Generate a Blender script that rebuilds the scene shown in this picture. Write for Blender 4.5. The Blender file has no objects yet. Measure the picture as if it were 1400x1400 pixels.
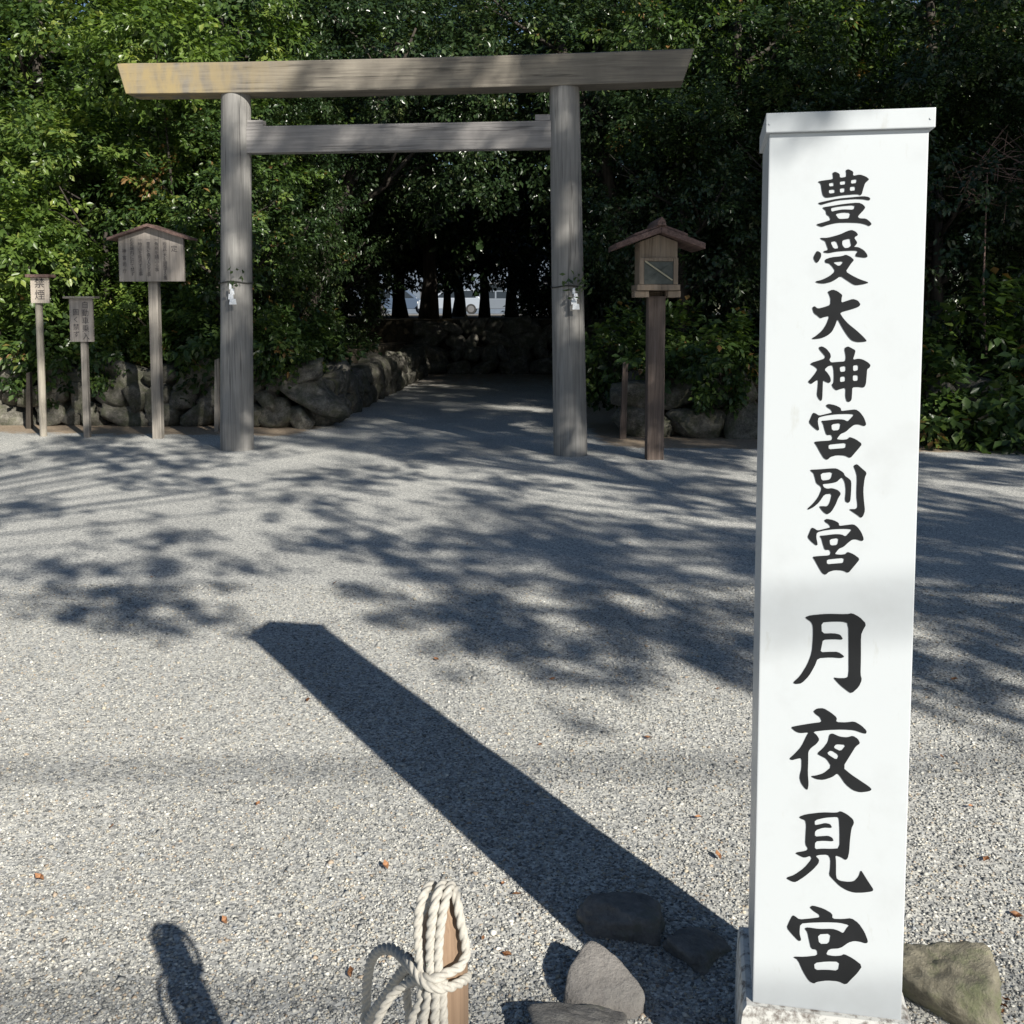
import bpy, bmesh, math, random
import numpy as np
from mathutils import Vector, Matrix, noise

R = math.radians
random.seed(7)
rng = np.random.default_rng(7)
sc = bpy.context.scene
col = sc.collection

# ------------------------------------------------------------------ camera, sky, sun, exposure
F, CY, PITCH, EYE = 1411.6, 536.2, 0.0784, 1.6          # in pixels of the 1400 px photograph
cam = bpy.data.objects.new('camera', bpy.data.cameras.new('camera'))
col.objects.link(cam)
cam.location = (0, 0, EYE)
cam.rotation_euler = (math.pi / 2 - PITCH, 0, 0)
cam.data.sensor_width = 36
cam.data.lens = 36 * F / 1400
cam.data.shift_y = -(700 - CY) / 1400
cam.data.clip_start = 0.05
cam.data.clip_end = 2000
sc.camera = cam

AZ, EL = 0.5366, 0.5121
w = bpy.data.worlds.new('World')
sc.world = w
w.use_nodes = True
wt = w.node_tree
sky = wt.nodes.new('ShaderNodeTexSky')
sky.sky_type = 'NISHITA'
sky.sun_disc = False
sky.sun_elevation = EL
sky.sun_rotation = math.pi - AZ
sky.air_density = 1.0
sky.dust_density = 0.4
sky.ozone_density = 2.5
wt.links.new(sky.outputs[0], wt.nodes['Background'].inputs[0])
wt.nodes['Background'].inputs[1].default_value = 0.05
ld = Vector((-math.sin(AZ) * math.cos(EL), math.cos(AZ) * math.cos(EL), -math.sin(EL)))
sun = bpy.data.objects.new('sun', bpy.data.lights.new('sun', 'SUN'))
col.objects.link(sun)
sun.data.energy = 5.0
sun.data.angle = R(0.53)
sun.data.color = (1.0, 0.955, 0.85)
sun.rotation_euler = ld.to_track_quat('-Z', 'Y').to_euler()
sun.location = (10, -20, 20)
sc.view_settings.view_transform = 'Standard'
sc.view_settings.look = 'None'
sc.view_settings.gamma = 1
sc.view_settings.exposure = 0.62
sc.cycles.max_bounces = 6
sc.cycles.transparent_max_bounces = 4


# ------------------------------------------------------------------ helpers
def ray(u, v):
    U = -(v - CY) / F
    c, s = math.cos(PITCH), math.sin(PITCH)
    return Vector(((u - 700) / F, c + s * U, -s + c * U))


def at(u, v, Y):
    """point at depth Y seen at a photograph pixel"""
    d = ray(u, v)
    return Vector((0, 0, EYE)) + d * (Y / d.y)


def ground(u, v, z=0.0):
    d = ray(u, v)
    return Vector((0, 0, EYE)) + d * ((z - EYE) / d.z)


def tag(o, label=None, cat=None, group=None, kind=None):
    if label: o['label'] = label
    if cat: o['category'] = cat
    if group: o['group'] = group
    if kind: o['kind'] = kind
    return o


def empty(name, loc=(0, 0, 0), rz=0.0):
    o = bpy.data.objects.new(name, None)
    o.location = loc
    o.rotation_euler = (0, 0, rz)
    o.empty_display_size = 0.1
    col.objects.link(o)
    return o


def link(name, me, parent=None):
    o = bpy.data.objects.new(name, me)
    col.objects.link(o)
    if parent: o.parent = parent
    return o


class MB:
    def __init__(self):
        self.bm = bmesh.new()

    def hexa(self, p):
        """8 points: bottom loop 0-3, top loop 4-7"""
        v = [self.bm.verts.new(q) for q in p]
        for f in ((3, 2, 1, 0), (4, 5, 6, 7), (0, 1, 5, 4), (1, 2, 6, 5), (2, 3, 7, 6), (3, 0, 4, 7)):
            self.bm.faces.new([v[i] for i in f])
        return v

    def box(self, x0, x1, y0, y1, z0, z1, M=None):
        p = [Vector(q) for q in ((x0, y0, z0), (x1, y0, z0), (x1, y1, z0), (x0, y1, z0),
                                 (x0, y0, z1), (x1, y0, z1), (x1, y1, z1), (x0, y1, z1))]
        if M is not None: p = [M @ q for q in p]
        return self.hexa(p)

    def bar(self, a, b, wdt, thk, up=(0, 0, 1)):
        a, b = Vector(a), Vector(b)
        d = (b - a).normalized()
        s = d.cross(Vector(up))
        if s.length < 1e-4: s = d.cross(Vector((1, 0, 0)))
        s.normalize()
        n = s.cross(d)
        s, n = s * wdt / 2, n * thk / 2
        self.hexa([a - s - n, a + s - n, a + s + n, a - s + n, b - s - n, b + s - n, b + s + n, b - s + n])

    def tube(self, pts, rad, n=10, caps=True, wob=0.0):
        pts = [Vector(p) for p in pts]
        if not hasattr(rad, '__len__'): rad = [rad] * len(pts)
        rings = []
        t0 = (pts[1] - pts[0]).normalized()
        s = t0.orthogonal().normalized()
        for i, p in enumerate(pts):
            t = (pts[min(i + 1, len(pts) - 1)] - pts[max(i - 1, 0)]).normalized()
            s = (s - t * s.dot(t)).normalized()
            b = t.cross(s)
            ring = []
            for k in range(n):
                a = 2 * math.pi * k / n
                r = rad[i] * (1 + wob * random.uniform(-1, 1))
                ring.append(self.bm.verts.new(p + (s * math.cos(a) + b * math.sin(a)) * r))
            rings.append(ring)
        for A, B in zip(rings[:-1], rings[1:]):
            for k in range(n):
                self.bm.faces.new((A[k], A[(k + 1) % n], B[(k + 1) % n], B[k]))
        if caps:
            self.bm.faces.new(list(reversed(rings[0])))
            self.bm.faces.new(rings[-1])

    def poly_prism(self, pts, z0, z1):
        a = [self.bm.verts.new((p[0], p[1], z0)) for p in pts]
        b = [self.bm.verts.new((p[0], p[1], z1)) for p in pts]
        n = len(pts)
        for i in range(n):
            self.bm.faces.new((a[i], a[(i + 1) % n], b[(i + 1) % n], b[i]))
        self.bm.faces.new(b)
        self.bm.faces.new(list(reversed(a)))

    def profile_y(self, pts, y0, y1):
        """outline in x,z pushed along y"""
        a = [self.bm.verts.new((p[0], y0, p[1])) for p in pts]
        b = [self.bm.verts.new((p[0], y1, p[1])) for p in pts]
        n = len(pts)
        for i in range(n):
            self.bm.faces.new((a[(i + 1) % n], a[i], b[i], b[(i + 1) % n]))
        self.bm.faces.new(a)
        self.bm.faces.new(list(reversed(b)))

    def build(self, name, mat, parent=None, bevel=0.0, smooth=False, M=None):
        bm = self.bm
        if M is not None: bmesh.ops.transform(bm, matrix=M, verts=bm.verts)
        bmesh.ops.recalc_face_normals(bm, faces=bm.faces)
        if bevel > 0:
            es = [e for e in bm.edges if len(e.link_faces) == 2 and e.calc_face_angle(0) > 0.6]
            bmesh.ops.bevel(bm, geom=es, offset=bevel, segments=2, affect='EDGES', profile=0.6)
        me = bpy.data.meshes.new(name)
        bm.to_mesh(me)
        bm.free()
        if smooth:
            me.polygons.foreach_set('use_smooth', [True] * len(me.polygons))
        me.materials.append(mat)
        return link(name, me, parent)


# ------------------------------------------------------------------ materials
def new_mat(name):
    m = bpy.data.materials.new(name)
    m.use_nodes = True
    nt = m.node_tree
    b = nt.nodes['Principled BSDF']
    return m, nt, b


def N(nt, t, **kw):
    n = nt.nodes.new('ShaderNode' + t)
    for k, v in kw.items():
        if hasattr(n, k): setattr(n, k, v)
        else: n.inputs[k].default_value = v
    return n


def ramp(nt, fac, stops):
    n = nt.nodes.new('ShaderNodeValToRGB')
    e = n.color_ramp.elements
    while len(e) < len(stops): e.new(0.5)
    for i, (p, c) in enumerate(stops):
        e[i].position = p
        e[i].color = (*c, 1)
    nt.links.new(fac, n.inputs[0])
    return n.outputs[0]


def coords(nt, scale=(1, 1, 1), kind='Object'):
    tc = nt.nodes.new('ShaderNodeTexCoord')
    mp = nt.nodes.new('ShaderNodeMapping')
    mp.inputs['Scale'].default_value = scale
    nt.links.new(tc.outputs[kind], mp.inputs[0])
    return mp.outputs[0]


def noise_tex(nt, vec, scale, detail=4, rough=0.55, dist=0.0):
    n = nt.nodes.new('ShaderNodeTexNoise')
    n.inputs['Scale'].default_value = scale
    n.inputs['Detail'].default_value = detail
    n.inputs['Roughness'].default_value = rough
    n.inputs['Distortion'].default_value = dist
    nt.links.new(vec, n.inputs['Vector'])
    return n.outputs['Fac']


def mix(nt, fac, a, b, mode='MIX'):
    n = nt.nodes.new('ShaderNodeMix')
    n.data_type = 'RGBA'
    n.blend_type = mode
    for s, v in ((n.inputs[0], fac), (n.inputs[6], a), (n.inputs[7], b)):
        if hasattr(v, 'is_linked'): nt.links.new(v, s)
        elif isinstance(v, (int, float)): s.default_value = v
        else: s.default_value = (*v, 1)
    return n.outputs[2]


def bump(nt, b, h, strength, dist=0.01):
    n = nt.nodes.new('ShaderNodeBump')
    n.inputs['Strength'].default_value = strength
    n.inputs['Distance'].default_value = dist
    nt.links.new(h, n.inputs['Height'])
    nt.links.new(n.outputs[0], b.inputs['Normal'])


def wood(name, dark, mid, light, axis='Z', rough=0.8, overlay=None, fine=1.0):
    m, nt, b = new_mat(name)
    k = 38 * fine
    s = {'Z': (k, k, 1.5), 'X': (1.5, k, k), 'Y': (k, 1.5, k)}[axis]
    v = coords(nt, s)
    g = noise_tex(nt, v, 1.0, 5, 0.65, 0.4)
    c = ramp(nt, g, [(0.28, dark), (0.5, mid), (0.74, light)])
    big = noise_tex(nt, coords(nt, (3, 3, 1.2)), 1.0, 4, 0.6)
    c = mix(nt, ramp(nt, big, [(0.35, (0, 0, 0)), (0.7, (0.55, 0.55, 0.55))]), c, dark)
    ck = noise_tex(nt, coords(nt, tuple(q * 0.55 if q > 5 else q * 0.4 for q in s)), 1.0, 3, 0.5, 0.2)
    c = mix(nt, ramp(nt, ck, [(0.60, (0, 0, 0)), (0.635, (0.75, 0.75, 0.75)), (0.67, (0, 0, 0))]), c, tuple(q * 0.35 for q in dark))
    if overlay: c = overlay(nt, c)
    nt.links.new(c, b.inputs['Base Color'])
    b.inputs['Roughness'].default_value = rough
    bump(nt, b, g, 0.35, 0.006)
    return m


def sunlit_end(nt, c):
    """yellow patches toward one end of the top beam: warm sunlight put into colour"""
    tc = nt.nodes.new('ShaderNodeTexCoord')
    sp = nt.nodes.new('ShaderNodeSeparateXYZ')
    nt.links.new(tc.outputs['Object'], sp.inputs[0])
    n = noise_tex(nt, coords(nt, (5, 5, 1.6)), 1.0, 5, 0.6)
    mp = nt.nodes.new('ShaderNodeMapRange')
    mp.inputs['From Min'].default_value = 1.0
    mp.inputs['From Max'].default_value = -0.6
    nt.links.new(sp.outputs[0], mp.inputs['Value'])
    mu = nt.nodes.new('ShaderNodeMath'); mu.operation = 'MULTIPLY'
    nt.links.new(mp.outputs[0], mu.inputs[0]); nt.links.new(ramp(nt, n, [(0.40, (0, 0, 0)), (0.60, (1, 1, 1))]), mu.inputs[1])
    return mix(nt, mu.outputs[0], c, (0.31, 0.24, 0.125))


M = {}
M['torii_wood'] = wood('weathered torii wood', (0.16, 0.153, 0.147), (0.265, 0.255, 0.245), (0.345, 0.335, 0.32))
M['torii_beam'] = wood('weathered tie beam', (0.17, 0.16, 0.16), (0.28, 0.265, 0.26), (0.38, 0.36, 0.35), 'X')
M['torii_top'] = wood('weathered top beam', (0.12, 0.105, 0.09), (0.22, 0.195, 0.16), (0.31, 0.28, 0.23), 'X', overlay=sunlit_end)
M['board_wood'] = wood('grey board wood', (0.20, 0.175, 0.155), (0.32, 0.285, 0.26), (0.44, 0.40, 0.36))
M['board_pale'] = wood('pale board wood', (0.40, 0.34, 0.28), (0.55, 0.48, 0.41), (0.66, 0.59, 0.52))
M['post_wood'] = wood('grey post wood', (0.12, 0.11, 0.10), (0.25, 0.225, 0.20), (0.38, 0.35, 0.31))
M['post_pale'] = wood('pale post wood', (0.19, 0.17, 0.14), (0.31, 0.28, 0.235), (0.42, 0.38, 0.33))
M['lantern_wood'] = wood('brown lantern wood', (0.055, 0.04, 0.033), (0.13, 0.095, 0.08), (0.23, 0.18, 0.155))
M['lantern_box'] = wood('tan lantern box wood', (0.16, 0.12, 0.085), (0.27, 0.21, 0.16), (0.36, 0.30, 0.24))
M['roof_wood'] = wood('brown roof wood', (0.07, 0.04, 0.035), (0.17, 0.105, 0.09), (0.28, 0.19, 0.165), 'Y')
M['stake_wood'] = wood('split stake wood', (0.13, 0.085, 0.055), (0.27, 0.18, 0.12), (0.42, 0.30, 0.20), fine=2.5)
M['bark'] = wood('dark bark', (0.012, 0.010, 0.008), (0.045, 0.036, 0.028), (0.09, 0.075, 0.06), fine=0.4)


def plain(name, c, rough=0.6, metallic=0.0, var=0.0, vs=20):
    m, nt, b = new_mat(name)
    b.inputs['Base Color'].default_value = (*c, 1)
    b.inputs['Roughness'].default_value = rough
    b.inputs['Metallic'].default_value = metallic
    if var:
        n = noise_tex(nt, coords(nt), vs, 5, 0.6)
        lo = tuple(x * (1 - var) for x in c)
        hi = tuple(min(1, x * (1 + var)) for x in c)
        nt.links.new(ramp(nt, n, [(0.3, lo), (0.7, hi)]), b.inputs['Base Color'])
    return m


M['ink'] = plain('black lettering paint', (0.011, 0.012, 0.014), 0.8, var=0.15)
M['ink'].node_tree.nodes['Principled BSDF'].inputs['Specular IOR Level'].default_value = 0.2
M['faded_ink'] = plain('faded ink', (0.045, 0.04, 0.045), 0.8)
M['panel'] = plain('grey green window panel', (0.10, 0.108, 0.098), 0.85, var=0.25)
M['lit_bar'] = plain('pale bar', (0.42, 0.38, 0.26), 0.5)  # sunlit tone of one lantern diagonal, put into its colour
M['paper'] = plain('white paper', (0.78, 0.80, 0.84), 0.8)
M['twine'] = plain('dark twine', (0.05, 0.05, 0.045), 0.9)
M['glass'] = plain('dark car glass', (0.02, 0.025, 0.03), 0.08)
M['tyre'] = plain('tyre rubber', (0.02, 0.02, 0.02), 0.8)
M['chrome'] = plain('wheel metal', (0.22, 0.22, 0.23), 0.4, 0.8)
M['white_car'] = plain('white car paint', (0.27, 0.30, 0.35), 0.25)
M['blue_car'] = plain('blue grey car paint', (0.06, 0.085, 0.13), 0.25)
M['silver_car'] = plain('silver car paint', (0.13, 0.15, 0.18), 0.3)
M['lamp_red'] = plain('red lamp lens', (0.4, 0.02, 0.02), 0.2)
M['lamp_white'] = plain('clear lamp lens', (0.7, 0.7, 0.7), 0.15)
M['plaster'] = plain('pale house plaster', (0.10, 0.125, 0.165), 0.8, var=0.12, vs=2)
M['tile'] = plain('dark roof tile', (0.10, 0.10, 0.115), 0.6, var=0.3, vs=8)
M['cable'] = plain('black cable', (0.02, 0.02, 0.02), 0.7)
M['concrete'] = plain('pole concrete', (0.38, 0.37, 0.35), 0.85, var=0.15)

# white paint of the pillar sign, with faint dirt
m, nt, b = new_mat('white sign paint')
v = coords(nt)
d1 = noise_tex(nt, v, 7, 6, 0.65)
c = ramp(nt, d1, [(0.28, (0.435, 0.458, 0.482)), (0.48, (0.468, 0.495, 0.524))])
d2 = noise_tex(nt, coords(nt, (1, 1, 0.35)), 26, 4, 0.7)
c = mix(nt, ramp(nt, d2, [(0.63, (0, 0, 0)), (0.78, (0.55, 0.55, 0.55))]), c, (0.34, 0.34, 0.31))
nt.links.new(c, b.inputs['Base Color'])
b.inputs['Roughness'].default_value = 0.35
M['sign_white'] = m

# plinth: white paint worn off the top edge
m, nt, b = new_mat('worn white plinth')
v = coords(nt)
n1 = noise_tex(nt, v, 38, 6, 0.7)
c = ramp(nt, n1, [(0.38, (0.22, 0.19, 0.17)), (0.52, (0.70, 0.69, 0.66))])
nt.links.new(c, b.inputs['Base Color'])
b.inputs['Roughness'].default_value = 0.8
bump(nt, b, n1, 0.4, 0.004)
M['plinth'] = m


# gravel sheet
def gravel_mat():
    m, nt, b = new_mat('crushed gravel')
    v = coords(nt)
    vo = nt.nodes.new('ShaderNodeTexVoronoi')
    vo.inputs['Scale'].default_value = 130
    vo.inputs['Randomness'].default_value = 1.0
    nt.links.new(v, vo.inputs['Vector'])
    sp = nt.nodes.new('ShaderNodeSeparateColor')
    nt.links.new(vo.outputs['Color'], sp.inputs[0])
    c = ramp(nt, sp.outputs[0], GRAVEL)
    n = noise_tex(nt, v, 0.7, 5, 0.6)
    c = mix(nt, 0.6, c, ramp(nt, n, [(0.30, (0.62, 0.62, 0.61)), (0.52, (0.98, 0.97, 0.94)), (0.72, (1.15, 1.13, 1.07))]), 'MULTIPLY')
    n2 = noise_tex(nt, v, 35, 3, 0.6)
    c = mix(nt, 0.35, c, ramp(nt, n2, [(0.3, (0.55, 0.55, 0.56)), (0.7, (1.15, 1.15, 1.12))]), 'MULTIPLY')
    a = nt.nodes.new('ShaderNodeAttribute'); a.attribute_name = 'soil'
    sp2 = nt.nodes.new('ShaderNodeSeparateColor'); nt.links.new(a.outputs['Color'], sp2.inputs[0])
    n3 = noise_tex(nt, v, 5, 6, 0.7)
    ad = nt.nodes.new('ShaderNodeMath'); ad.operation = 'MULTIPLY_ADD'
    nt.links.new(n3, ad.inputs[0]); ad.inputs[1].default_value = 0.9
    hv = nt.nodes.new('ShaderNodeMath'); hv.operation = 'MULTIPLY'; hv.inputs[1].default_value = 0.55
    nt.links.new(sp2.outputs[0], hv.inputs[0]); nt.links.new(hv.outputs[0], ad.inputs[2])
    n4 = noise_tex(nt, v, 30, 8, 0.75)
    soil = ramp(nt, n4, [(0.3, (0.15, 0.11, 0.075)), (0.5, (0.30, 0.23, 0.165)), (0.7, (0.44, 0.36, 0.27))])
    c = mix(nt, ramp(nt, ad.outputs[0], [(0.60, (0, 0, 0)), (0.80, (1, 1, 1))]), c, soil)
    nt.links.new(c, b.inputs['Base Color'])
    b.inputs['Roughness'].default_value = 0.85
    bump(nt, b, vo.outputs['Distance'], -0.9, 0.006)
    return m


GRAVEL = [(0.0, (0.15, 0.155, 0.16)), (0.16, (0.27, 0.275, 0.28)), (0.36, (0.39, 0.39, 0.385)),
          (0.56, (0.485, 0.48, 0.465)), (0.76, (0.58, 0.575, 0.55)), (0.92, (0.70, 0.69, 0.66))]
M['gravel'] = gravel_mat()
m, nt, b = new_mat('loose gravel stones')
at_ = nt.nodes.new('ShaderNodeAttribute'); at_.attribute_name = 'tint'
nt.links.new(at_.outputs['Color'], b.inputs['Base Color'])
b.inputs['Roughness'].default_value = 0.8
M['pebble'] = m

# sandy dirt and forest litter
m, nt, b = new_mat('sandy soil')
v = coords(nt)
n1 = noise_tex(nt, v, 18, 8, 0.7)
c = ramp(nt, n1, [(0.3, (0.20, 0.15, 0.10)), (0.5, (0.34, 0.265, 0.19)), (0.7, (0.46, 0.38, 0.28))])
nt.links.new(c, b.inputs['Base Color']); b.inputs['Roughness'].default_value = 0.95
bump(nt, b, n1, 0.6, 0.01)
M['soil'] = m
m, nt, b = new_mat('forest litter')
n1 = noise_tex(nt, coords(nt), 9, 8, 0.75)
c = ramp(nt, n1, [(0.3, (0.02, 0.017, 0.012)), (0.5, (0.06, 0.048, 0.03)), (0.7, (0.13, 0.10, 0.06))])
nt.links.new(c, b.inputs['Base Color']); b.inputs['Roughness'].default_value = 0.95
bump(nt, b, n1, 0.8, 0.03)
M['litter'] = m


def stone_mat(name, dark, mid, light, moss, amount=0.5, sc_=6):
    m, nt, b = new_mat(name)
    v = coords(nt)
    n1 = noise_tex(nt, v, sc_, 8, 0.7)
    n2 = noise_tex(nt, v, sc_ * 7, 4, 0.7)
    c = ramp(nt, n1, [(0.3, dark), (0.5, mid), (0.72, light)])
    c = mix(nt, ramp(nt, n2, [(0.45, (0, 0, 0)), (0.75, (0.5, 0.5, 0.5))]), c, light)
    n3 = noise_tex(nt, v, sc_ * 0.6, 6, 0.7)
    c = mix(nt, ramp(nt, n3, [(0.5 - 0.2 * (amount - 0.5), (0, 0, 0)), (0.62, (0.8, 0.8, 0.8))]), c, moss)
    nt.links.new(c, b.inputs['Base Color'])
    b.inputs['Roughness'].default_value = 0.92
    mx = nt.nodes.new('ShaderNodeMath'); mx.operation = 'MULTIPLY_ADD'
    nt.links.new(n2, mx.inputs[0]); mx.inputs[1].default_value = 0.35; nt.links.new(n1, mx.inputs[2])
    bump(nt, b, mx.outputs[0], 0.9, 0.25 / sc_)
    return m


M['wall_stone'] = stone_mat('mossy wall stone', (0.03, 0.028, 0.024), (0.105, 0.098, 0.085), (0.30, 0.28, 0.24), (0.06, 0.065, 0.035), 0.8, 8)
M['grey_rock'] = stone_mat('grey rock', (0.15, 0.14, 0.133), (0.215, 0.20, 0.19), (0.29, 0.275, 0.26), (0.24, 0.225, 0.21), 0.2, 16)
M['tan_rock'] = stone_mat('lichened tan rock', (0.11, 0.10, 0.075), (0.22, 0.20, 0.15), (0.34, 0.31, 0.24), (0.20, 0.215, 0.12), 0.6, 22)
M['dark_rock'] = stone_mat('dull rock', (0.09, 0.085, 0.08), (0.16, 0.152, 0.145), (0.26, 0.25, 0.235), (0.15, 0.15, 0.12), 0.3, 18)


def leaf_mat(name, stops, gloss=0.38, trans=0.28):
    m, nt, b = new_mat(name)
    a = nt.nodes.new('ShaderNodeAttribute'); a.attribute_name = 'tint'
    sp = nt.nodes.new('ShaderNodeSeparateColor')
    nt.links.new(a.outputs['Color'], sp.inputs[0])
    c = ramp(nt, sp.outputs[0], stops)
    nt.links.new(c, b.inputs['Base Color'])
    b.inputs['Roughness'].default_value = gloss
    b.inputs['Specular IOR Level'].default_value = 0.55
    tr = nt.nodes.new('ShaderNodeBsdfTranslucent')
    nt.links.new(mix(nt, 1.0, c, (1.5, 1.6, 0.6), 'MULTIPLY'), tr.inputs[0])
    ms = nt.nodes.new('ShaderNodeMixShader')
    ms.inputs[0].default_value = trans
    nt.links.new(b.outputs[0], ms.inputs[1]); nt.links.new(tr.outputs[0], ms.inputs[2])
    nt.links.new(ms.outputs[0], nt.nodes['Material Output'].inputs[0])
    return m


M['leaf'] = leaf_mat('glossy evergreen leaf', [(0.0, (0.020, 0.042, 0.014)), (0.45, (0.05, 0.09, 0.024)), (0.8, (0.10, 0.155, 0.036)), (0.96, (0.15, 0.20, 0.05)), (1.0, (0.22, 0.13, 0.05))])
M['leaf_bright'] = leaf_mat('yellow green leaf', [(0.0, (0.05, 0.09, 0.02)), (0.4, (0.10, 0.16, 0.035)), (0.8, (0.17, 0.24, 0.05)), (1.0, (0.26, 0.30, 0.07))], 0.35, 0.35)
M['leaf_shaded'] = leaf_mat('shaded evergreen leaf', [(0.0, (0.015, 0.03, 0.012)), (0.5, (0.03, 0.055, 0.02)), (0.9, (0.055, 0.085, 0.03)), (1.0, (0.10, 0.12, 0.05))], 0.3, 0.2)  # darker leaf copy: shade of the right side and deep grove put into colour
M['dead_leaf'] = plain('dead orange leaf', (0.34, 0.17, 0.085), 0.7, var=0.4, vs=60)
M['rope'] = plain('off white rope', (0.40, 0.38, 0.345), 0.9, var=0.16, vs=220)

# ------------------------------------------------------------------ ground
TU = Vector((math.cos(0.1043), -math.sin(0.1043), 0))    # along the gate and the stone walls
TV = Vector((math.sin(0.1043), math.cos(0.1043), 0))
NX, NY = 150, 170
xs = np.concatenate([[-300, -60], np.linspace(-14, 14, NX), [60, 300]])
ys = np.concatenate([[-300, -60], np.linspace(-2, 27, NY), [60, 400]])


def gz(x, y):
    if abs(x) > 14 or y < -2 or y > 27: return 0.0
    return 0.018 * noise.noise(Vector((x * 0.35, y * 0.35, 3.1))) + 0.006 * noise.noise(Vector((x * 1.9, y * 1.9, 1.0)))


gv = [(x, y, gz(x, y)) for y in ys for x in xs]
W_ = len(xs)
gf = [(j * W_ + i, j * W_ + i + 1, (j + 1) * W_ + i + 1, (j + 1) * W_ + i) for j in range(len(ys) - 1) for i in range(W_ - 1)]
me = bpy.data.meshes.new('ground')
me.from_pydata(gv, [], gf)
me.polygons.foreach_set('use_smooth', [True] * len(gf))
me.materials.append(M['gravel'])
sa = me.color_attributes.new('soil', 'FLOAT_COLOR', 'POINT')
sv = []
for x, y, z in gv:
    d = 0.104 * x + 0.9945 * y
    k = 0.0
    if x < -2.6: k = (d - 12.55) / 0.5 * min(1, (-2.6 - x) / 0.5)
    elif x > 1.0: k = (d - 11.95) / 0.4 * min(1, (x - 1.0) / 0.5)
    else: k = (d - 18) / 12
    k = max(0.0, min(1.0, k))
    sv.extend((k, k, k, 1))
sa.data.foreach_set('color', sv)
tag(link('ground', me), kind='structure')


def gpt(x, y): return Vector((x, y, gz(x, y)))


# raised forest floor behind the walls and the upper terrace
t = MB()
t.poly_prism([(-70, 20), (-14, 15.5), (-3.35, 14.5), (-2.75, 26), (-2.75, 27), (-70, 27)], -0.05, 0.80)
tag(t.build('forest_floor', M['litter']), kind='structure')
t = MB()
t.poly_prism([(2.0, 13.2), (12, 12.2), (70, 12), (70, 27), (4.6, 27), (2.9, 20)], -0.05, 0.80)
tag(t.build('forest_floor', M['litter']), kind='structure')
t = MB()
t.poly_prism([(-70, 27.02), (70, 27.02), (70, 58), (-70, 58)], -0.05, 1.38)
tag(t.build('terrace', M['litter']), kind='structure')
t = MB()
t.poly_prism([(-90, 58.02), (90, 58.02), (90, 160), (-90, 160)], -0.05, 1.42)
tag(t.build('road', plain('pale road surface', (0.16, 0.16, 0.165), 0.9, var=0.15, vs=3)), kind='structure')


# ------------------------------------------------------------------ stones and stone walls
def stone_geo(bm, c, size, rot, seed, sub=3, rough=0.16, facets=13):
    """broken block: a ball cut by random planes, its edges rounded, its faces roughened"""
    rr = random.Random(seed)
    r = bmesh.ops.create_icosphere(bm, subdivisions=sub, radius=1.0)
    off = Vector((seed * 3.7 % 91, seed * 1.3 % 77, seed * 5.1 % 83))
    pl = [(Vector(a), rr.uniform(0.80, 1.0)) for a in ((1, 0, 0), (-1, 0, 0), (0, 1, 0), (0, -1, 0), (0, 0, 1), (0, 0, -1))]
    pl = [((n_ + Vector((rr.uniform(-.3, .3), rr.uniform(-.3, .3), rr.uniform(-.3, .3)))).normalized(), h_) for n_, h_ in pl]
    for k in range(facets - 6):
        pl.append((Vector((rr.gauss(0, 1), rr.gauss(0, 1), rr.gauss(0, 1))).normalized(), rr.uniform(0.88, 1.12)))
    for v in r['verts']:
        p = v.co.normalized()
        k = sum(max(0.0, n_.dot(p) / h_) ** 20 for n_, h_ in pl) ** (-1 / 20)
        q = p * k * (1 + rough * 0.55 * noise.noise(p * 1.6 + off) + rough * 0.35 * noise.noise(p * 4.5 + off) + rough * 0.16 * noise.noise(p * 11 + off))
        v.co = rot @ Vector((q.x * size[0], q.y * size[1], q.z * size[2])) + Vector(c)


def stone_wall(name, a, b, h, rows, label, lean=0.12, big=0.45, z0=0.0):
    a, b = Vector((*a, 0)), Vector((*b, 0))
    d = (b - a); L = d.length; d.normalize()
    back = Vector((-d.y, d.x, 0))
    if back.y < 0: back = -back
    bm = bmesh.new()
    rr = random.Random(len(label) * 7 + int(L * 10))
    ang = math.atan2(d.y, d.x)
    for k in range(rows):
        rh = h / rows
        x = -rr.uniform(0, 0.3)
        while x < L + 0.1:
            wd = big * rr.choice((0.5, 0.75, 1.0, 1.3, 1.7)) * rr.uniform(0.85, 1.15)
            hh = rh * rr.uniform(0.9, 1.5)
            c = a + d * (x + wd / 2) + back * (lean * k * rh + rr.uniform(-0.05, 0.05)) + Vector((0, 0, z0 + rh * (k + 0.5) + rr.uniform(-0.03, 0.03)))
            rot = Matrix.Rotation(ang, 3, 'Z') @ Matrix.Rotation(rr.uniform(-0.6, 0.6), 3, 'Y') @ Matrix.Rotation(rr.uniform(-0.2, 0.2), 3, 'X')
            stone_geo(bm, c, (wd * 0.545, 0.27, hh * 0.56), rot, rr.uniform(0, 100), 3, 0.22)
            x += wd * 0.97
    me = bpy.data.meshes.new(name)
    bm.to_mesh(me); bm.free()
    me.polygons.foreach_set('use_smooth', [True] * len(me.polygons))
    me.materials.append(M['wall_stone'])
    o = link(name, me)
    tag(o, label, 'wall', 'dry stone walls of the grove')
    return o


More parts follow.
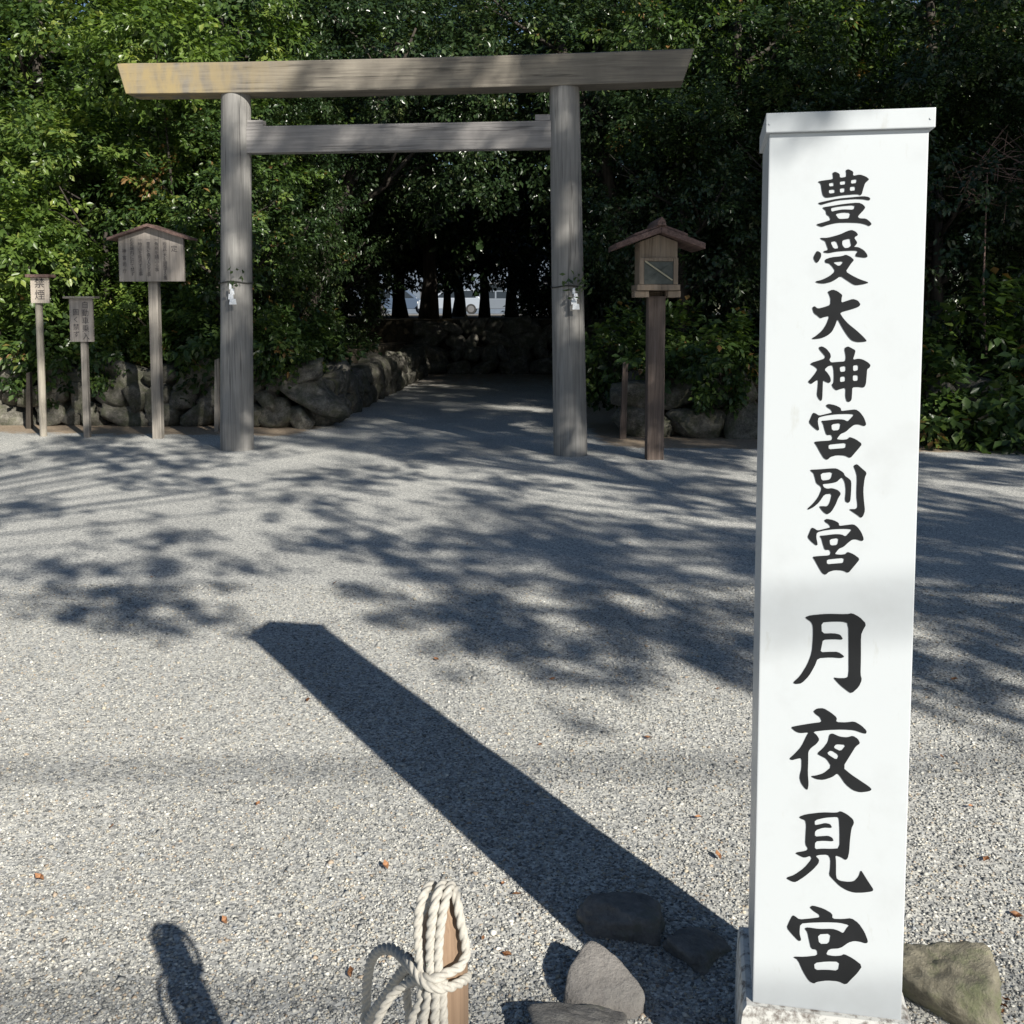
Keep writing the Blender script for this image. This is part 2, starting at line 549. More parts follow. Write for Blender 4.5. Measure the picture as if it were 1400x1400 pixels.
stone_wall('stone_wall', (-13.5, 15.3), (-2.95, 14.2), 0.86, 3, 'low mossy dry stone wall behind the three notice boards', big=0.5)
stone_wall('stone_wall', (-2.75, 14.3), (-2.3, 26.2), 0.62, 2, 'dim stone wall running back along the left of the shaded path', big=0.36)
stone_wall('stone_wall', (-2.4, 26.3), (5.0, 26.5), 1.35, 4, 'dim stone wall across the far end of the shaded path', big=0.5)
stone_wall('stone_wall', (1.55, 13.25), (9.5, 12.35), 0.72, 2, 'shaded dry stone wall behind the wooden lantern', big=0.46)
stone_wall('stone_wall', (1.75, 13.5), (2.9, 20.0), 0.82, 3, 'short dark stone wall running back from the right gate pillar', big=0.5)


# ------------------------------------------------------------------ foliage
def leaf_arrays(mesh_name, C, D, NRM, Ln, Wd, tint, mat):
    n = len(C)
    D = D / np.linalg.norm(D, axis=1, keepdims=True)
    S = np.cross(D, NRM); S /= np.linalg.norm(S, axis=1, keepdims=True) + 1e-9
    U = np.cross(S, D)
    Ln = Ln[:, None]; Wd = Wd[:, None]
    V = np.empty((n, 4, 3), np.float32)
    V[:, 0] = C
    V[:, 1] = C + D * Ln * 0.48 + S * Wd * 0.5 + U * Wd * 0.13
    V[:, 2] = C + D * Ln - U * Ln * 0.10
    V[:, 3] = C + D * Ln * 0.48 - S * Wd * 0.5 + U * Wd * 0.13
    base = (np.arange(n) * 4)[:, None]
    T = np.concatenate([base + np.array([[0, 1, 2]]), base + np.array([[0, 2, 3]])], 1).reshape(-1)
    me = bpy.data.meshes.new(mesh_name)
    me.vertices.add(n * 4)
    me.vertices.foreach_set('co', V.reshape(-1))
    me.loops.add(n * 6)
    me.loops.foreach_set('vertex_index', T.astype(np.int32))
    me.polygons.add(n * 2)
    me.polygons.foreach_set('loop_start', np.arange(0, n * 6, 3, dtype=np.int32))
    me.update(calc_edges=True)
    a = me.color_attributes.new('tint', 'FLOAT_COLOR', 'POINT')
    cc = np.ones((n * 4, 4), np.float32)
    cc[:, :3] = np.repeat(tint, 4)[:, None]
    a.data.foreach_set('color', cc.reshape(-1))
    me.materials.append(mat)
    return me


def crown(name, radii, twigs, per, ln, mat, lump=0.3, shell=0.45, seed=0, spray=0.38, droop=0.25, gapt=-0.45):
    """leaf sprays spread through a lumpy ellipsoid centred on the origin"""
    g = np.random.default_rng(seed)
    q = g.normal(size=(twigs * 3, 3)); q /= np.linalg.norm(q, axis=1, keepdims=True)
    ph = g.uniform(0, 6.28, 6)
    lum = 1 + lump * (np.sin(q[:, 0] * 4 + ph[0]) * np.sin(q[:, 1] * 4.3 + ph[1]) + 0.7 * np.sin(q[:, 2] * 5 + ph[2] + 3 * q[:, 0]) * np.cos(q[:, 1] * 6 + ph[3]))
    r = (1 - shell * g.random(len(q)) ** 1.4) * lum
    P = q * r[:, None]
    gap = np.sin(P[:, 0] * 7 + ph[4]) + np.sin(P[:, 1] * 7.7 + ph[5]) + np.sin(P[:, 2] * 8.3 + ph[0])
    P = P[gap > gapt][:twigs]
    q = q[gap > gapt][:twigs]
    P = P * np.array(radii)
    k = len(P)
    ax = q + np.array([0, 0, -droop]) + g.normal(scale=0.45, size=(k, 3))
    ax /= np.linalg.norm(ax, axis=1, keepdims=True)
    C = np.repeat(P, per, 0)
    A = np.repeat(ax, per, 0)
    n = len(C)
    tt = g.random(n)
    side = g.normal(size=(n, 3)); side -= A * np.sum(side * A, 1, keepdims=True); side /= np.linalg.norm(side, axis=1, keepdims=True)
    side[:, 2] *= 0.55
    C = C + A * (tt * spray)[:, None] + side * (spray * 0.42 * g.random(n) * (1.15 - tt * 0.6))[:, None]
    D = A * 0.55 + side * 0.9 + np.array([0, 0, -0.25]) + g.normal(scale=0.25, size=(n, 3))
    NR = np.array([0, 0, 1.0]) + A * 0.5 + g.normal(scale=0.45, size=(n, 3))
    L = ln * 0.9 * g.uniform(0.65, 1.3, n)
    tint = np.clip(np.repeat(g.normal(0.42, 0.24, k), per) + g.normal(0, 0.13, n) + (g.random(n) < 0.012) * 0.6, 0, 1)
    return leaf_arrays(name, C, D, NR, L, L * g.uniform(0.46, 0.66, n), tint, mat)


def trunk_mesh(name, h, r, seed, limbs=5, lean=(0, 0), spread=1.2, start=0.45):
    rr = random.Random(seed)
    t = MB()
    pts = [Vector((0, 0, -0.1))]
    for i in range(1, 7):
        f = i / 6
        pts.append(Vector((lean[0] * f + rr.uniform(-0.06, 0.06) * h * 0.2, lean[1] * f + rr.uniform(-0.06, 0.06) * h * 0.2, h * f)))
    t.tube(pts, [r * (1.35 if i == 0 else 1 - 0.72 * i / 6) for i in range(7)], 9, wob=0.06)
    for k in range(limbs):
        f = start + (0.95 - start) * k / max(1, limbs - 1)
        i = min(5, int(f * 6)); base = pts[i].lerp(pts[i + 1], f * 6 - i)
        a = k * 2.4 + rr.uniform(-0.5, 0.5)
        L = spread * rr.uniform(0.7, 1.15)
        p1 = base + Vector((math.cos(a) * L * 0.5, math.sin(a) * L * 0.5, L * 0.28))
        p2 = base + Vector((math.cos(a) * L, math.sin(a) * L, L * 0.75))
        r0 = r * (1 - 0.72 * f) * 0.6
        t.tube([base, p1, p2], [r0, r0 * 0.7, r0 * 0.3], 6)
        for s in (-1, 1):
            p3 = p1 + Vector((math.cos(a + s * 0.8) * L * 0.6, math.sin(a + s * 0.8) * L * 0.6, L * 0.3))
            t.tube([p1, p1.lerp(p3, 0.5) + Vector((0, 0, 0.05)), p3], [r0 * 0.5, r0 * 0.35, r0 * 0.12], 5)
    return t, name


def tree(name, loc, crown_me, cz, label, cat='tree', group=None, th=None, tr=0.12, seed=0, scale=(1, 1, 1), rz=0.0, limbs=5, spread=1.2, off=0.0, offy=0.0):
    o = empty(name, loc)
    t, _ = trunk_mesh('trunk', th or cz * 1.15, tr, seed, limbs, spread=spread, lean=(off, offy))
    t.build('trunk', M['bark'], o, smooth=True)
    c = link('crown', crown_me, o)
    c.location = (off, offy, cz)
    c.scale = scale
    c.rotation_euler = (0, 0, rz)
    return tag(o, label, cat, group)


CR = {}
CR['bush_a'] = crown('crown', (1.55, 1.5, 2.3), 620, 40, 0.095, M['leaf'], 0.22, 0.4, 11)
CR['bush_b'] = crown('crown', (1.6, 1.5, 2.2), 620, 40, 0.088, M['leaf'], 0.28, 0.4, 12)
CR['bush_c'] = crown('crown', (1.6, 1.5, 2.3), 620, 40, 0.085, M['leaf_shaded'], 0.28, 0.4, 13)
CR['bright'] = crown('crown', (0.95, 0.9, 0.9), 170, 32, 0.115, M['leaf_bright'], 0.25, 0.6, 14, 0.34)
M['leaf_sunlit'] = leaf_mat('sunlit evergreen leaf', [(0.0, (0.03, 0.06, 0.016)), (0.4, (0.07, 0.12, 0.028)), (0.75, (0.13, 0.19, 0.042)), (1.0, (0.22, 0.26, 0.06))], 0.38, 0.32)  # lighter leaf copy: sunlight on the left foliage put into colour
CR['bush_l'] = crown('crown', (1.55, 1.5, 2.3), 520, 36, 0.112, M['leaf_sunlit'], 0.3, 0.5, 21, gapt=-0.15)
CR['over_l'] = crown('crown', (2.6, 2.2, 1.8), 600, 36, 0.125, M['leaf_sunlit'], 0.34, 0.55, 22, 0.45, gapt=-0.15)
CR['over_a'] = crown('crown', (2.6, 2.2, 1.8), 700, 38, 0.108, M['leaf'], 0.3, 0.5, 15, 0.45)
CR['over_b'] = crown('crown', (2.6, 2.3, 1.9), 700, 38, 0.105, M['leaf_shaded'], 0.3, 0.5, 16, 0.45)
CR['big'] = crown('crown', (3.6, 3.2, 3.6), 620, 30, 0.23, M['leaf_shaded'], 0.25, 0.45, 17, 0.75)
CR['low'] = crown('crown', (1.8, 1.5, 1.3), 330, 28, 0.15, M['leaf_shaded'], 0.3, 0.6, 18, 0.42)
CR['fern'] = crown('crown', (0.7, 0.5, 0.45), 110, 22, 0.12, M['leaf'], 0.3, 0.7, 19, 0.3, 0.5)

GL, GRR = 'front row of evergreens left of the gate', 'front row of evergreens right of the gate'
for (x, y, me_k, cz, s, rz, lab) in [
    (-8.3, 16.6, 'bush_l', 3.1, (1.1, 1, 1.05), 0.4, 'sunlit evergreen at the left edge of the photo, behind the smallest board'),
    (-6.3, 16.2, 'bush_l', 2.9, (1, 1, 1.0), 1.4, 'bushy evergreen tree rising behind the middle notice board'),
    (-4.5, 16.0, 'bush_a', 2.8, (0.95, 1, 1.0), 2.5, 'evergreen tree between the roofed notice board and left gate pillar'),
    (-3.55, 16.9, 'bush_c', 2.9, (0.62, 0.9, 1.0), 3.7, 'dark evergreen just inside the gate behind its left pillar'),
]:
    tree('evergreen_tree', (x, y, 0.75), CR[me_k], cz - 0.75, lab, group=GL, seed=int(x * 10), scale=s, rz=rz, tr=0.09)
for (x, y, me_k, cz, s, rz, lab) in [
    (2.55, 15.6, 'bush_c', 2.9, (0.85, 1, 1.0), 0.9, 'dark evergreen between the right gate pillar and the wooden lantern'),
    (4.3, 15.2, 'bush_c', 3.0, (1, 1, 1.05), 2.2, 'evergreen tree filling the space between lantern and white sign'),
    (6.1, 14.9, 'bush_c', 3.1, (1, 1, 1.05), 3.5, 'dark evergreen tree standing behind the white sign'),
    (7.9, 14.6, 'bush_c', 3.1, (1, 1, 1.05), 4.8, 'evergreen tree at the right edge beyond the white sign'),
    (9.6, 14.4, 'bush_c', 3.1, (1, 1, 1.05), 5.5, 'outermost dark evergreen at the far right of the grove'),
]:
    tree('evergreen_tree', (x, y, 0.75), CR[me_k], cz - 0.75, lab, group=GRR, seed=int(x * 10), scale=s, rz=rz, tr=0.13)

# yellow green bushes that catch the sun
for (p, s, lab) in [
    (at(30, 345, 14.9), 1.0, 'sunlit yellow green bush behind the smallest wooden board'),
    (at(215, 62, 15.0), 1.0, 'bright yellow green spray of leaves above the left end of the top beam'),
    (at(190, 440, 15.0), 0.65, 'small green bush growing over the wall below the roofed board'),
]:
    tree('sunlit_shrub', (p.x, p.y + 1.5, 0.75), CR['bright'], p.z - 0.75, lab, 'shrub', 'yellow green shrubs', th=p.z - 0.7, tr=0.035, seed=int(p.x * 9), scale=(s, s, s), rz=p.x, limbs=3, spread=0.5, offy=-1.5)

# crowns that overhang the gate
for (x, y, z, k, s, rz, lab) in [
    (-8.5, 19.0, 6.4, 'over_l', 1.15, 0.2, 'tall evergreen crown filling the top left corner'),
    (-5.2, 18.8, 6.2, 'over_l', 1.05, 1.2, 'tall evergreen whose crown rises over the left end of the top beam'),
    (-2.0, 18.3, 5.7, 'over_b', 1.0, 2.1, 'tall dark evergreen overhanging the left half of the gate'),
    (0.9, 17.8, 5.6, 'over_b', 1.0, 3.3, 'tall dark evergreen overhanging the right half of the gate'),
    (3.8, 17.6, 5.9, 'over_a', 1.05, 4.0, 'tall evergreen rising above the right end of the top beam'),
    (6.8, 17.2, 6.2, 'over_b', 1.1, 5.1, 'tall evergreen whose crown rises above the white sign'),
    (9.7, 17.0, 6.2, 'over_a', 1.1, 5.9, 'tall evergreen crown filling the top right corner'),
]:
    dx = {-2.0: 2.2, 0.9: -1.9}.get(x, 0.0)
    tree('tall_evergreen', (x - dx, y + abs(dx) * 0.4, 0.7), CR[k], z - 0.7, lab, off=dx, group='tall evergreens above the gate', tr=0.2, seed=int(x * 7 + 3), scale=(s, s, s), rz=rz, spread=1.8)

# the deep grove: trunks and closed canopy that keep the path dark
gi = 0
for (x, y, z, s) in [(-14, 23, 6.4, 1.0), (-9.5, 24, 6.6, 1.0), (-5, 23.0, 6.6, 1.0), (-4.9, 26.2, 6.9, 1.05), (3.6, 22.5, 6.6, 1.1), (4.4, 26, 6.8, 1.1), (8, 23, 6.6, 1.0), (13, 22, 6.4, 1.0),
                     (-17, 28, 7.4, 1.2), (17, 27, 7.2, 1.2), (-11.5, 31, 7.2, 1.1), (-7.5, 32, 7.2, 1.1), (-2.4, 29.5, 6.8, 1.1), (2.0, 31, 7.0, 1.1), (8, 31, 7.2, 1.1), (13.5, 30, 7.2, 1.1)]:
    tree('grove_tree', (x, y, 0.7 if y < 27 else 1.3), CR['big'], z - 0.7, 'tall dark tree of the deep grove behind the gate, its leaves closing over the path', group='trees of the deep grove',
         tr=0.24, seed=gi + 40, scale=(s, s, s), rz=gi * 1.1, spread=2.4)
    gi += 1
# slim trunks seen against the bright gap
for px, Y, wpx in [(547, 36, 16), (590, 38, 13), (611, 34, 9), (627, 40, 14), (662, 36, 12), (508, 35, 18), (700, 37, 14)]:
    p = at(px, 420, Y)
    c = tree('grove_tree', (p.x, Y, 1.3), CR['low'], 3.1, 'slim trunk dark against the bright gap at the end of the path', group='slim trunks in the gap', th=4.6, tr=wpx / 2 / F * Y * 1.25, seed=int(px), scale=(1.2, 1.2, 1.25), rz=px, limbs=3, spread=1.0)
for px, Y, z in [(400, 34, 2.4), (440, 33, 2.2), (425, 36, 2.3), (768, 34, 2.3), (800, 34, 2.3), (860, 33, 2.4), (330, 33, 2.4)]:
    p = at(px, 420, Y)
    tree('understory_shrub', (p.x, Y, 1.3), CR['low'], z - 1.3, 'dark shrub standing beside the bright gap deep in the grove', 'shrub', 'dark shrubs deep in the grove', th=1.6, tr=0.06, seed=int(px), scale=(0.9, 0.9, 1.0), rz=px, limbs=3, spread=0.6)
for i, x in enumerate([-19, -15.5, -12.5, -9.8, -7.4, 2.3, 4.6, 7.2, 10, 13, 16.5, 20]):
    tree('understory_shrub', (x, 39 + (i % 3) * 0.8, 1.3), CR['low'], 1.9, 'dark shrub in the far row that closes off the grove', 'shrub', 'far row of dark shrubs', th=2.2, tr=0.06, seed=900 + i, scale=(1.3, 1.0, 1.5), rz=i * 1.3, limbs=3, spread=0.6)
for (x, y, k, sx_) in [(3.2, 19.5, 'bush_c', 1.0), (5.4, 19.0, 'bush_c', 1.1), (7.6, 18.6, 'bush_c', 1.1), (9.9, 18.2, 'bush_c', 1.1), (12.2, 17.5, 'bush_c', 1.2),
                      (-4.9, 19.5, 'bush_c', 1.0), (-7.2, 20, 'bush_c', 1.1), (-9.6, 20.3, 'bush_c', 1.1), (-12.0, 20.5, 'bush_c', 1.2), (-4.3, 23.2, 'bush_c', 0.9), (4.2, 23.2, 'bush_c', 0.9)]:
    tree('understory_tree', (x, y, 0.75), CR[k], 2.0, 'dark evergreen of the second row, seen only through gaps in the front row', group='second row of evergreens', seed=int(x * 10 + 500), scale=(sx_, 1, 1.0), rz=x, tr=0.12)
# low plants at the wall tops
for px, py, Y, s, lab in [(60, 480, 14.6, 1.0, 'low leafy plant on the wall behind the smallest board'),
                          (150, 500, 14.5, 0.8, 'low leafy plant on the wall between the middle and roofed boards'),
                          (285, 470, 14.6, 1.1, 'low leafy plant on the wall beside the left gate pillar'),
                          (420, 490, 15.5, 0.9, 'low leafy plant on the wall just inside the gate'),
                          (375, 475, 14.1, 0.8, 'low leafy plant hanging over the wall corner between the gate pillars'),
                          (840, 500, 13.9, 1.0, 'low leafy plant on the wall left of the lantern post'),
                          (950, 505, 13.6, 1.1, 'low leafy plant on the wall right of the lantern post'),
                          (1330, 540, 13.2, 1.5, 'low spreading plant in deep shade right of the white sign'),
                          (1285, 590, 12.45, 1.25, 'dark plant hanging to the ground beside the right edge of the white sign'),
                          (1375, 590, 12.3, 1.35, 'dark plant hanging to the ground at the right edge of the photo'),
                          (395, 520, 14.6, 0.75, 'small dark plant draped over the wall left of the shaded path'),
                          (440, 500, 17.0, 0.9, 'dark plant farther along the wall left of the shaded path'),
                          (985, 530, 13.0, 0.9, 'low dark plant on the wall next to the left edge of the white sign'),
                          (20, 500, 14.8, 0.9, 'low leafy plant on the wall at the left edge of the photo')]:
    p = at(px, py, Y)
    zb = 0.0 if py > 570 else 0.72
    tree('wall_plant', (p.x, Y, zb), CR['fern'], max(0.2, p.z - zb), lab, 'plant', 'low plants on the walls', th=0.3, tr=0.02, seed=int(px), scale=(s, s, s), rz=px, limbs=3, spread=0.2)
# bare twiggy shrub right of the sign
t = MB()
rr = random.Random(5)
c0 = at(1350, 235, 13.7)
for k in range(60):
    a = c0 + Vector((rr.uniform(-0.35, 0.5), rr.uniform(-0.2, 0.2), rr.uniform(-0.45, 0.3)))
    d = Vector((rr.uniform(-1, 1), rr.uniform(-0.5, 0.3), rr.uniform(-0.5, 0.7))).normalized() * rr.uniform(0.3, 0.7)
    mid = a + d * 0.5 + Vector((0, 0, rr.uniform(-0.08, 0.08)))
    t.tube([a, mid, a + d], [0.005, 0.004, 0.0015], 4)
t.tube([Vector((c0.x + 0.1, c0.y, 0.7)), Vector((c0.x, c0.y, 1.8)), c0], [0.02, 0.015, 0.006], 6)
tag(t.build('bare_shrub', plain('reddish twig', (0.20, 0.13, 0.11), 0.8)), 'bare reddish twiggy branches right of the top of the white sign', 'shrub')

# shade trees of the street behind the photographer; their crowns dapple the forecourt
DENSE = [crown('leaf_cluster', (1.0, 1.0, 0.8), 66, 34, 0.13, M['leaf'], 0.45, 0.9, 41 + i, 0.42) for i in range(3)]
LOBES = [crown('leaf_cluster', (1.0, 1.0, 0.75), 26, 38, 0.15, M['leaf'], 0.5, 0.95, 31 + i, 0.42) for i in range(4)]
SX, SY = math.sin(AZ) / math.tan(EL), math.cos(AZ) / math.tan(EL)


def shade_tree(base, lobes, label, seed, pool=None):
    """lobes: photograph pixel of the middle of its shadow (or a ground point), height, size"""
    o = empty('shade_tree', (base[0], base[1], 0))
    rr = random.Random(seed)
    t = MB()
    cs = []
    for (a, b, H, s) in lobes:
        if a > 40 or b > 100:
            g_ = ground(a, b); a, b = g_.x, g_.y
        cs.append((Vector((a + SX * H - base[0], b - SY * H - base[1], H)), s))
    lo = min(c.z for c, s in cs)
    mean = sum((c for c, s in cs), Vector()) / len(cs)
    fork = Vector((mean.x * 0.12, mean.y * 0.12, lo * 0.62))
    fork2 = Vector((mean.x * 0.35, mean.y * 0.35, lo * 0.62 + (mean.z - lo * 0.62) * 0.6))
    t.tube([(0, 0, -0.1), fork * 0.5 + Vector((0.1, -0.05, 0)), fork], [0.34, 0.25, 0.2], 10)
    t.tube([fork, fork.lerp(fork2, 0.5) + Vector((0, 0, 0.4)), fork2], [0.10, 0.075, 0.045], 8)
    for c, s in cs:
        mid = fork2.lerp(c, 0.5) + Vector((0, 0, 0.35))
        t.tube([fork2, mid, c], [0.032, 0.022, 0.008], 6)
        for k in range(3):
            d = Vector((rr.uniform(-1, 1), rr.uniform(-1, 1), rr.uniform(-0.6, 0.8))).normalized() * 0.9 * s
            b0 = mid.lerp(c, rr.uniform(0.5, 1.0))
            t.tube([b0, b0 + d * 0.5 + Vector((0, 0, 0.06)), b0 + d], [0.016, 0.010, 0.004], 5)
    t.build('trunk', M['bark'], o, smooth=True)
    for i, (c, s) in enumerate(cs):
        k = link('leaf_cluster', (pool or LOBES)[i % len(pool or LOBES)], o)
        k.location = c
        k.scale = (s, s, s)
        k.rotation_euler = (0, 0, i * 1.7 + seed)
    return tag(o, label, 'tree', 'street trees behind the photographer')


def scatter(n, x0, x1, y0, y1, h, s0, s1, seed):
    r_ = random.Random(seed)
    return [(r_.uniform(x0, x1), r_.uniform(y0, y1), h + r_.uniform(-0.4, 0.6), r_.uniform(s0, s1)) for k in range(n)]


shade_tree((11, -3), [(620, 846, 5.0, 0.36), (690, 872, 5.0, 0.42), (585, 815, 5.0, 0.26), (640, 805, 5.2, 0.5), (470, 742, 5.4, 0.5), (560, 735, 5.4, 0.5),
                      (760, 855, 5.0, 0.42), (880, 862, 5.0, 0.45), (980, 880, 5.0, 0.5), (820, 795, 5.2, 0.45), (950, 775, 5.2, 0.45), (720, 750, 5.4, 0.5), (860, 720, 5.4, 0.5)]
           + scatter(34, -1.2, 3.6, 6.6, 12.4, 5.7, 0.30, 0.58, 3),
           'street tree throwing dappled shade in front of the right gate pillar', 1)
shade_tree((-3.0, -5.0), [(140, 830, 5.0, 0.42), (230, 815, 5.0, 0.38), (180, 775, 5.2, 0.32), (60, 780, 5.2, 0.3), (330, 775, 5.2, 0.22), (40, 690, 5.6, 0.3), (230, 735, 5.5, 0.36), (400, 690, 5.6, 0.45)]
           + scatter(18, -6.0, -1.3, 7.4, 12.2, 5.9, 0.25, 0.45, 8) + scatter(9, -6.4, -0.6, 11.9, 13.8, 7.2, 0.35, 0.55, 21),
           'street tree throwing thin dappled shade before the notice boards', 2)
shade_tree((15, -4), [(1300, 840, 5.0, 0.6), (1400, 900, 5.0, 0.5), (1250, 720, 5.4, 0.6), (1420, 750, 5.4, 0.7), (1480, 830, 5.0, 0.7), (1180, 880, 5.0, 0.45), (1300, 960, 5.0, 0.25), (1395, 955, 5.0, 0.22), (1330, 790, 5.2, 0.5)]
           + scatter(16, 3.4, 7.0, 6.6, 11.0, 5.9, 0.45, 0.8, 5),
           'street tree shading the gravel to the right of the white sign', 3)
shade_tree((12, -9), [(2.6, 14.4, 12, 1.6), (0.2, 13.8, 12, 1.5), (-1.8, 13.2, 12, 1.2), (-0.8, 16.6, 12.5, 1.6), (-2.9, 17.0, 12.5, 1.5), (1.8, 17.2, 12.5, 1.6), (-4.6, 18.6, 13, 0.9), (-1.2, 19.6, 13, 1.5),
                      (1.2, 20.6, 13.5, 1.4), (-3.3, 21.2, 13.5, 1.2), (-6.5, 16.1, 12, 0.7), (-7.3, 15.9, 12, 0.4), (-4.4, 14.8, 12, 0.8), (-3.2, 15.1, 12, 0.9), (-1.5, 15.4, 12, 0.9), (-2.7, 18.8, 12.5, 1.0), (0.6, 18.8, 12.5, 1.0), (-3.9, 13.3, 12, 0.5), (-4.9, 15.6, 12, 0.5), (-5.9, 17.1, 12, 0.5), (-5.3, 14.2, 12, 0.55), (-6.9, 15.2, 12, 0.45), (0.0, 12.7, 12, 0.5), (-5.2, 16.8, 12, 0.7), (4.6, 15.6, 12, 1.6), (4.2, 19.0, 13, 1.5)],
           'tall street tree shading the gate and the path under it', 4, DENSE)
shade_tree((20, -11), [(5.4, 13.0, 11, 1.2), (7.0, 13.0, 11, 1.2), (2.0, 19.0, 13, 1.5), (3.2, 20.6, 13.5, 1.6), (5.4, 21, 14, 1.6), (-0.6, 21.6, 14, 1.3), (6.8, 15.0, 12, 1.9), (9.6, 16.0, 12, 1.9), (6.8, 18.6, 13, 1.9), (9.8, 20, 13.5, 1.8), (7, 22, 14, 1.5), (3.4, 22.5, 14, 1.3), (0.4, 23.2, 14, 1.1), (12, 18, 13, 2.0)],
           'tall street tree shading the right side of the grove', 5, DENSE)

# overhead cables whose faint shadow crosses the sign and gravel
po = []
for x in (-24, 30):
    t = MB()
    t.tube([(x, -9.2, -0.1), (x, -9.2, 10)], [0.17, 0.11], 14)
    p = t.build('pole', M['concrete'])
    p.name = 'utility_pole'
    tag(p, 'concrete utility pole at the %s end of the overhead cables' % ('left' if x < 0 else 'right'), 'pole')
for y, z in ((-8.75, 8.0), (-10.0, 8.0)):
    t = MB()
    t.tube([(x, y, z + 0.0012 * (x - 3) ** 2 - 0.55 * 0) for x in np.linspace(-24, 30, 28)], 0.019 if y > -9 else 0.026, 6)
    tag(t.build('overhead_cable', M['cable']), 'black overhead cable behind the photographer, %s' % ('the nearer of two' if y > -9 else 'the farther of two'), 'cable', 'overhead cables')

# ------------------------------------------------------------------ beyond the grove
def car(x, y, rz, paint, label):
    o = empty('parked_car', (x, y, 1.42), rz)
    L, Wd = 4.0, 1.66
    prof = [(-2.0, 0.32), (2.0, 0.32), (2.02, 0.62), (1.92, 0.86), (1.05, 0.98), (-1.75, 0.98), (-1.98, 0.86), (-2.03, 0.6)]
    t = MB(); t.profile_y(prof, -Wd / 2, Wd / 2)
    b = t.build('body', paint, o, bevel=0.05)
    t = MB()
    t.hexa([(-1.80, -0.79, 0.96), (1.15, -0.79, 0.96), (1.15, 0.79, 0.96), (-1.80, 0.79, 0.96),
            (-1.45, -0.66, 1.50), (0.45, -0.66, 1.50), (0.45, 0.66, 1.50), (-1.45, 0.66, 1.50)])
    t.build('cabin', paint, o, bevel=0.06)
    for s in (-1, 1):
        for x0, x1, x2, x3 in ((-1.55, -0.62, -0.62, -1.33), (-0.52, 0.88, 0.36, -0.52)):
            t = MB()
            f = lambda xx, z: Vector((xx, s * (0.795 - 0.13 * (z - 0.96) / 0.54), z))
            t.hexa([f(x0, 1.0), f(x1, 1.0), f(x1, 1.0) + Vector((0, s * 0.006, 0)), f(x0, 1.0) + Vector((0, s * 0.006, 0)),
                    f(x3, 1.42), f(x2, 1.42), f(x2, 1.42) + Vector((0, s * 0.006, 0)), f(x3, 1.42) + Vector((0, s * 0.006, 0))])
            t.build('window', M['glass'], o)
    for xx in (-1.25, 1.28):
        for s in (-1, 1):
            t = MB(); t.tube([(xx, s * 0.66, 0.31), (xx, s * 0.84, 0.31)], 0.31, 18)
            wh = t.build('wheel', M['tyre'], o)
            t = MB(); t.tube([(xx, s * 0.84, 0.31), (xx, s * 0.852, 0.31)], 0.2, 14)
            t.build('rim', M['chrome'], wh)
    for s in (-1, 1):
        t = MB(); t.box(1.96, 2.04, s * 0.62 - 0.15, s * 0.62 + 0.15, 0.62, 0.76); t.build('headlight', M['lamp_white'], o, bevel=0.02)
        t = MB(); t.box(-2.05, -1.98, s * 0.66 - 0.1, s * 0.66 + 0.1, 0.66, 0.84); t.build('tail_light', M['lamp_red'], o, bevel=0.02)
    return tag(o, label, 'car', 'cars parked beyond the grove')


car(at(548, 420, 66).x, 66, 0.05, M['blue_car'], 'blue grey car parked beyond the grove, leftmost in the gap')
car(at(617, 420, 64).x, 64, math.pi, M['white_car'], 'white car parked beyond the grove in the middle of the gap')
car(at(690, 420, 67).x, 67, 0.0, M['silver_car'], 'silver car parked beyond the grove, rightmost in the gap')
h = empty('house', (-4, 78, 1.42))
t = MB(); t.box(-14, 14, 0, 8, 0, 5.4); t.build('wall', M['plaster'], h)
t = MB()
t.hexa([(-14.6, -0.7, 5.4), (14.6, -0.7, 5.4), (14.6, 8.7, 5.4), (-14.6, 8.7, 5.4), (-12, 3.6, 8.2), (12, 3.6, 8.2), (12, 4.4, 8.2), (-12, 4.4, 8.2)])
t.build('roof', M['tile'], h)
for xx in (-11, -6.5, -2, 2.5, 7, 11):
    t = MB(); t.box(xx - 0.9, xx + 0.9, -0.03, 0.02, 1.0, 2.3); wn = t.build('window', M['chrome'], h)
    t = MB(); t.box(xx - 0.82, xx + 0.82, -0.04, -0.032, 1.07, 2.23); t.build('pane', M['glass'], wn)
tag(h, 'pale house with a dark tiled roof far beyond the grove', 'house')

# ------------------------------------------------------------------ torii gate
LB = Vector((-3.185, 11.8675, 0)); SP = 3.861
g = empty('torii_gate', LB, -0.1043)
tag(g, 'grey weathered wooden torii gate standing over the gravel path', 'gate')
for x0, x1 in ((0, 0.075), (SP, SP - 0.085)):
    t = MB()
    n = 14
    t.tube([(x0 + (x1 - x0) * i / n, 0, -0.05 + 4.08 * i / n) for i in range(n + 1)], [0.19 - 0.027 * i / n for i in range(n + 1)], 40)
    t.build('pillar', M['torii_wood'], g, smooth=False)
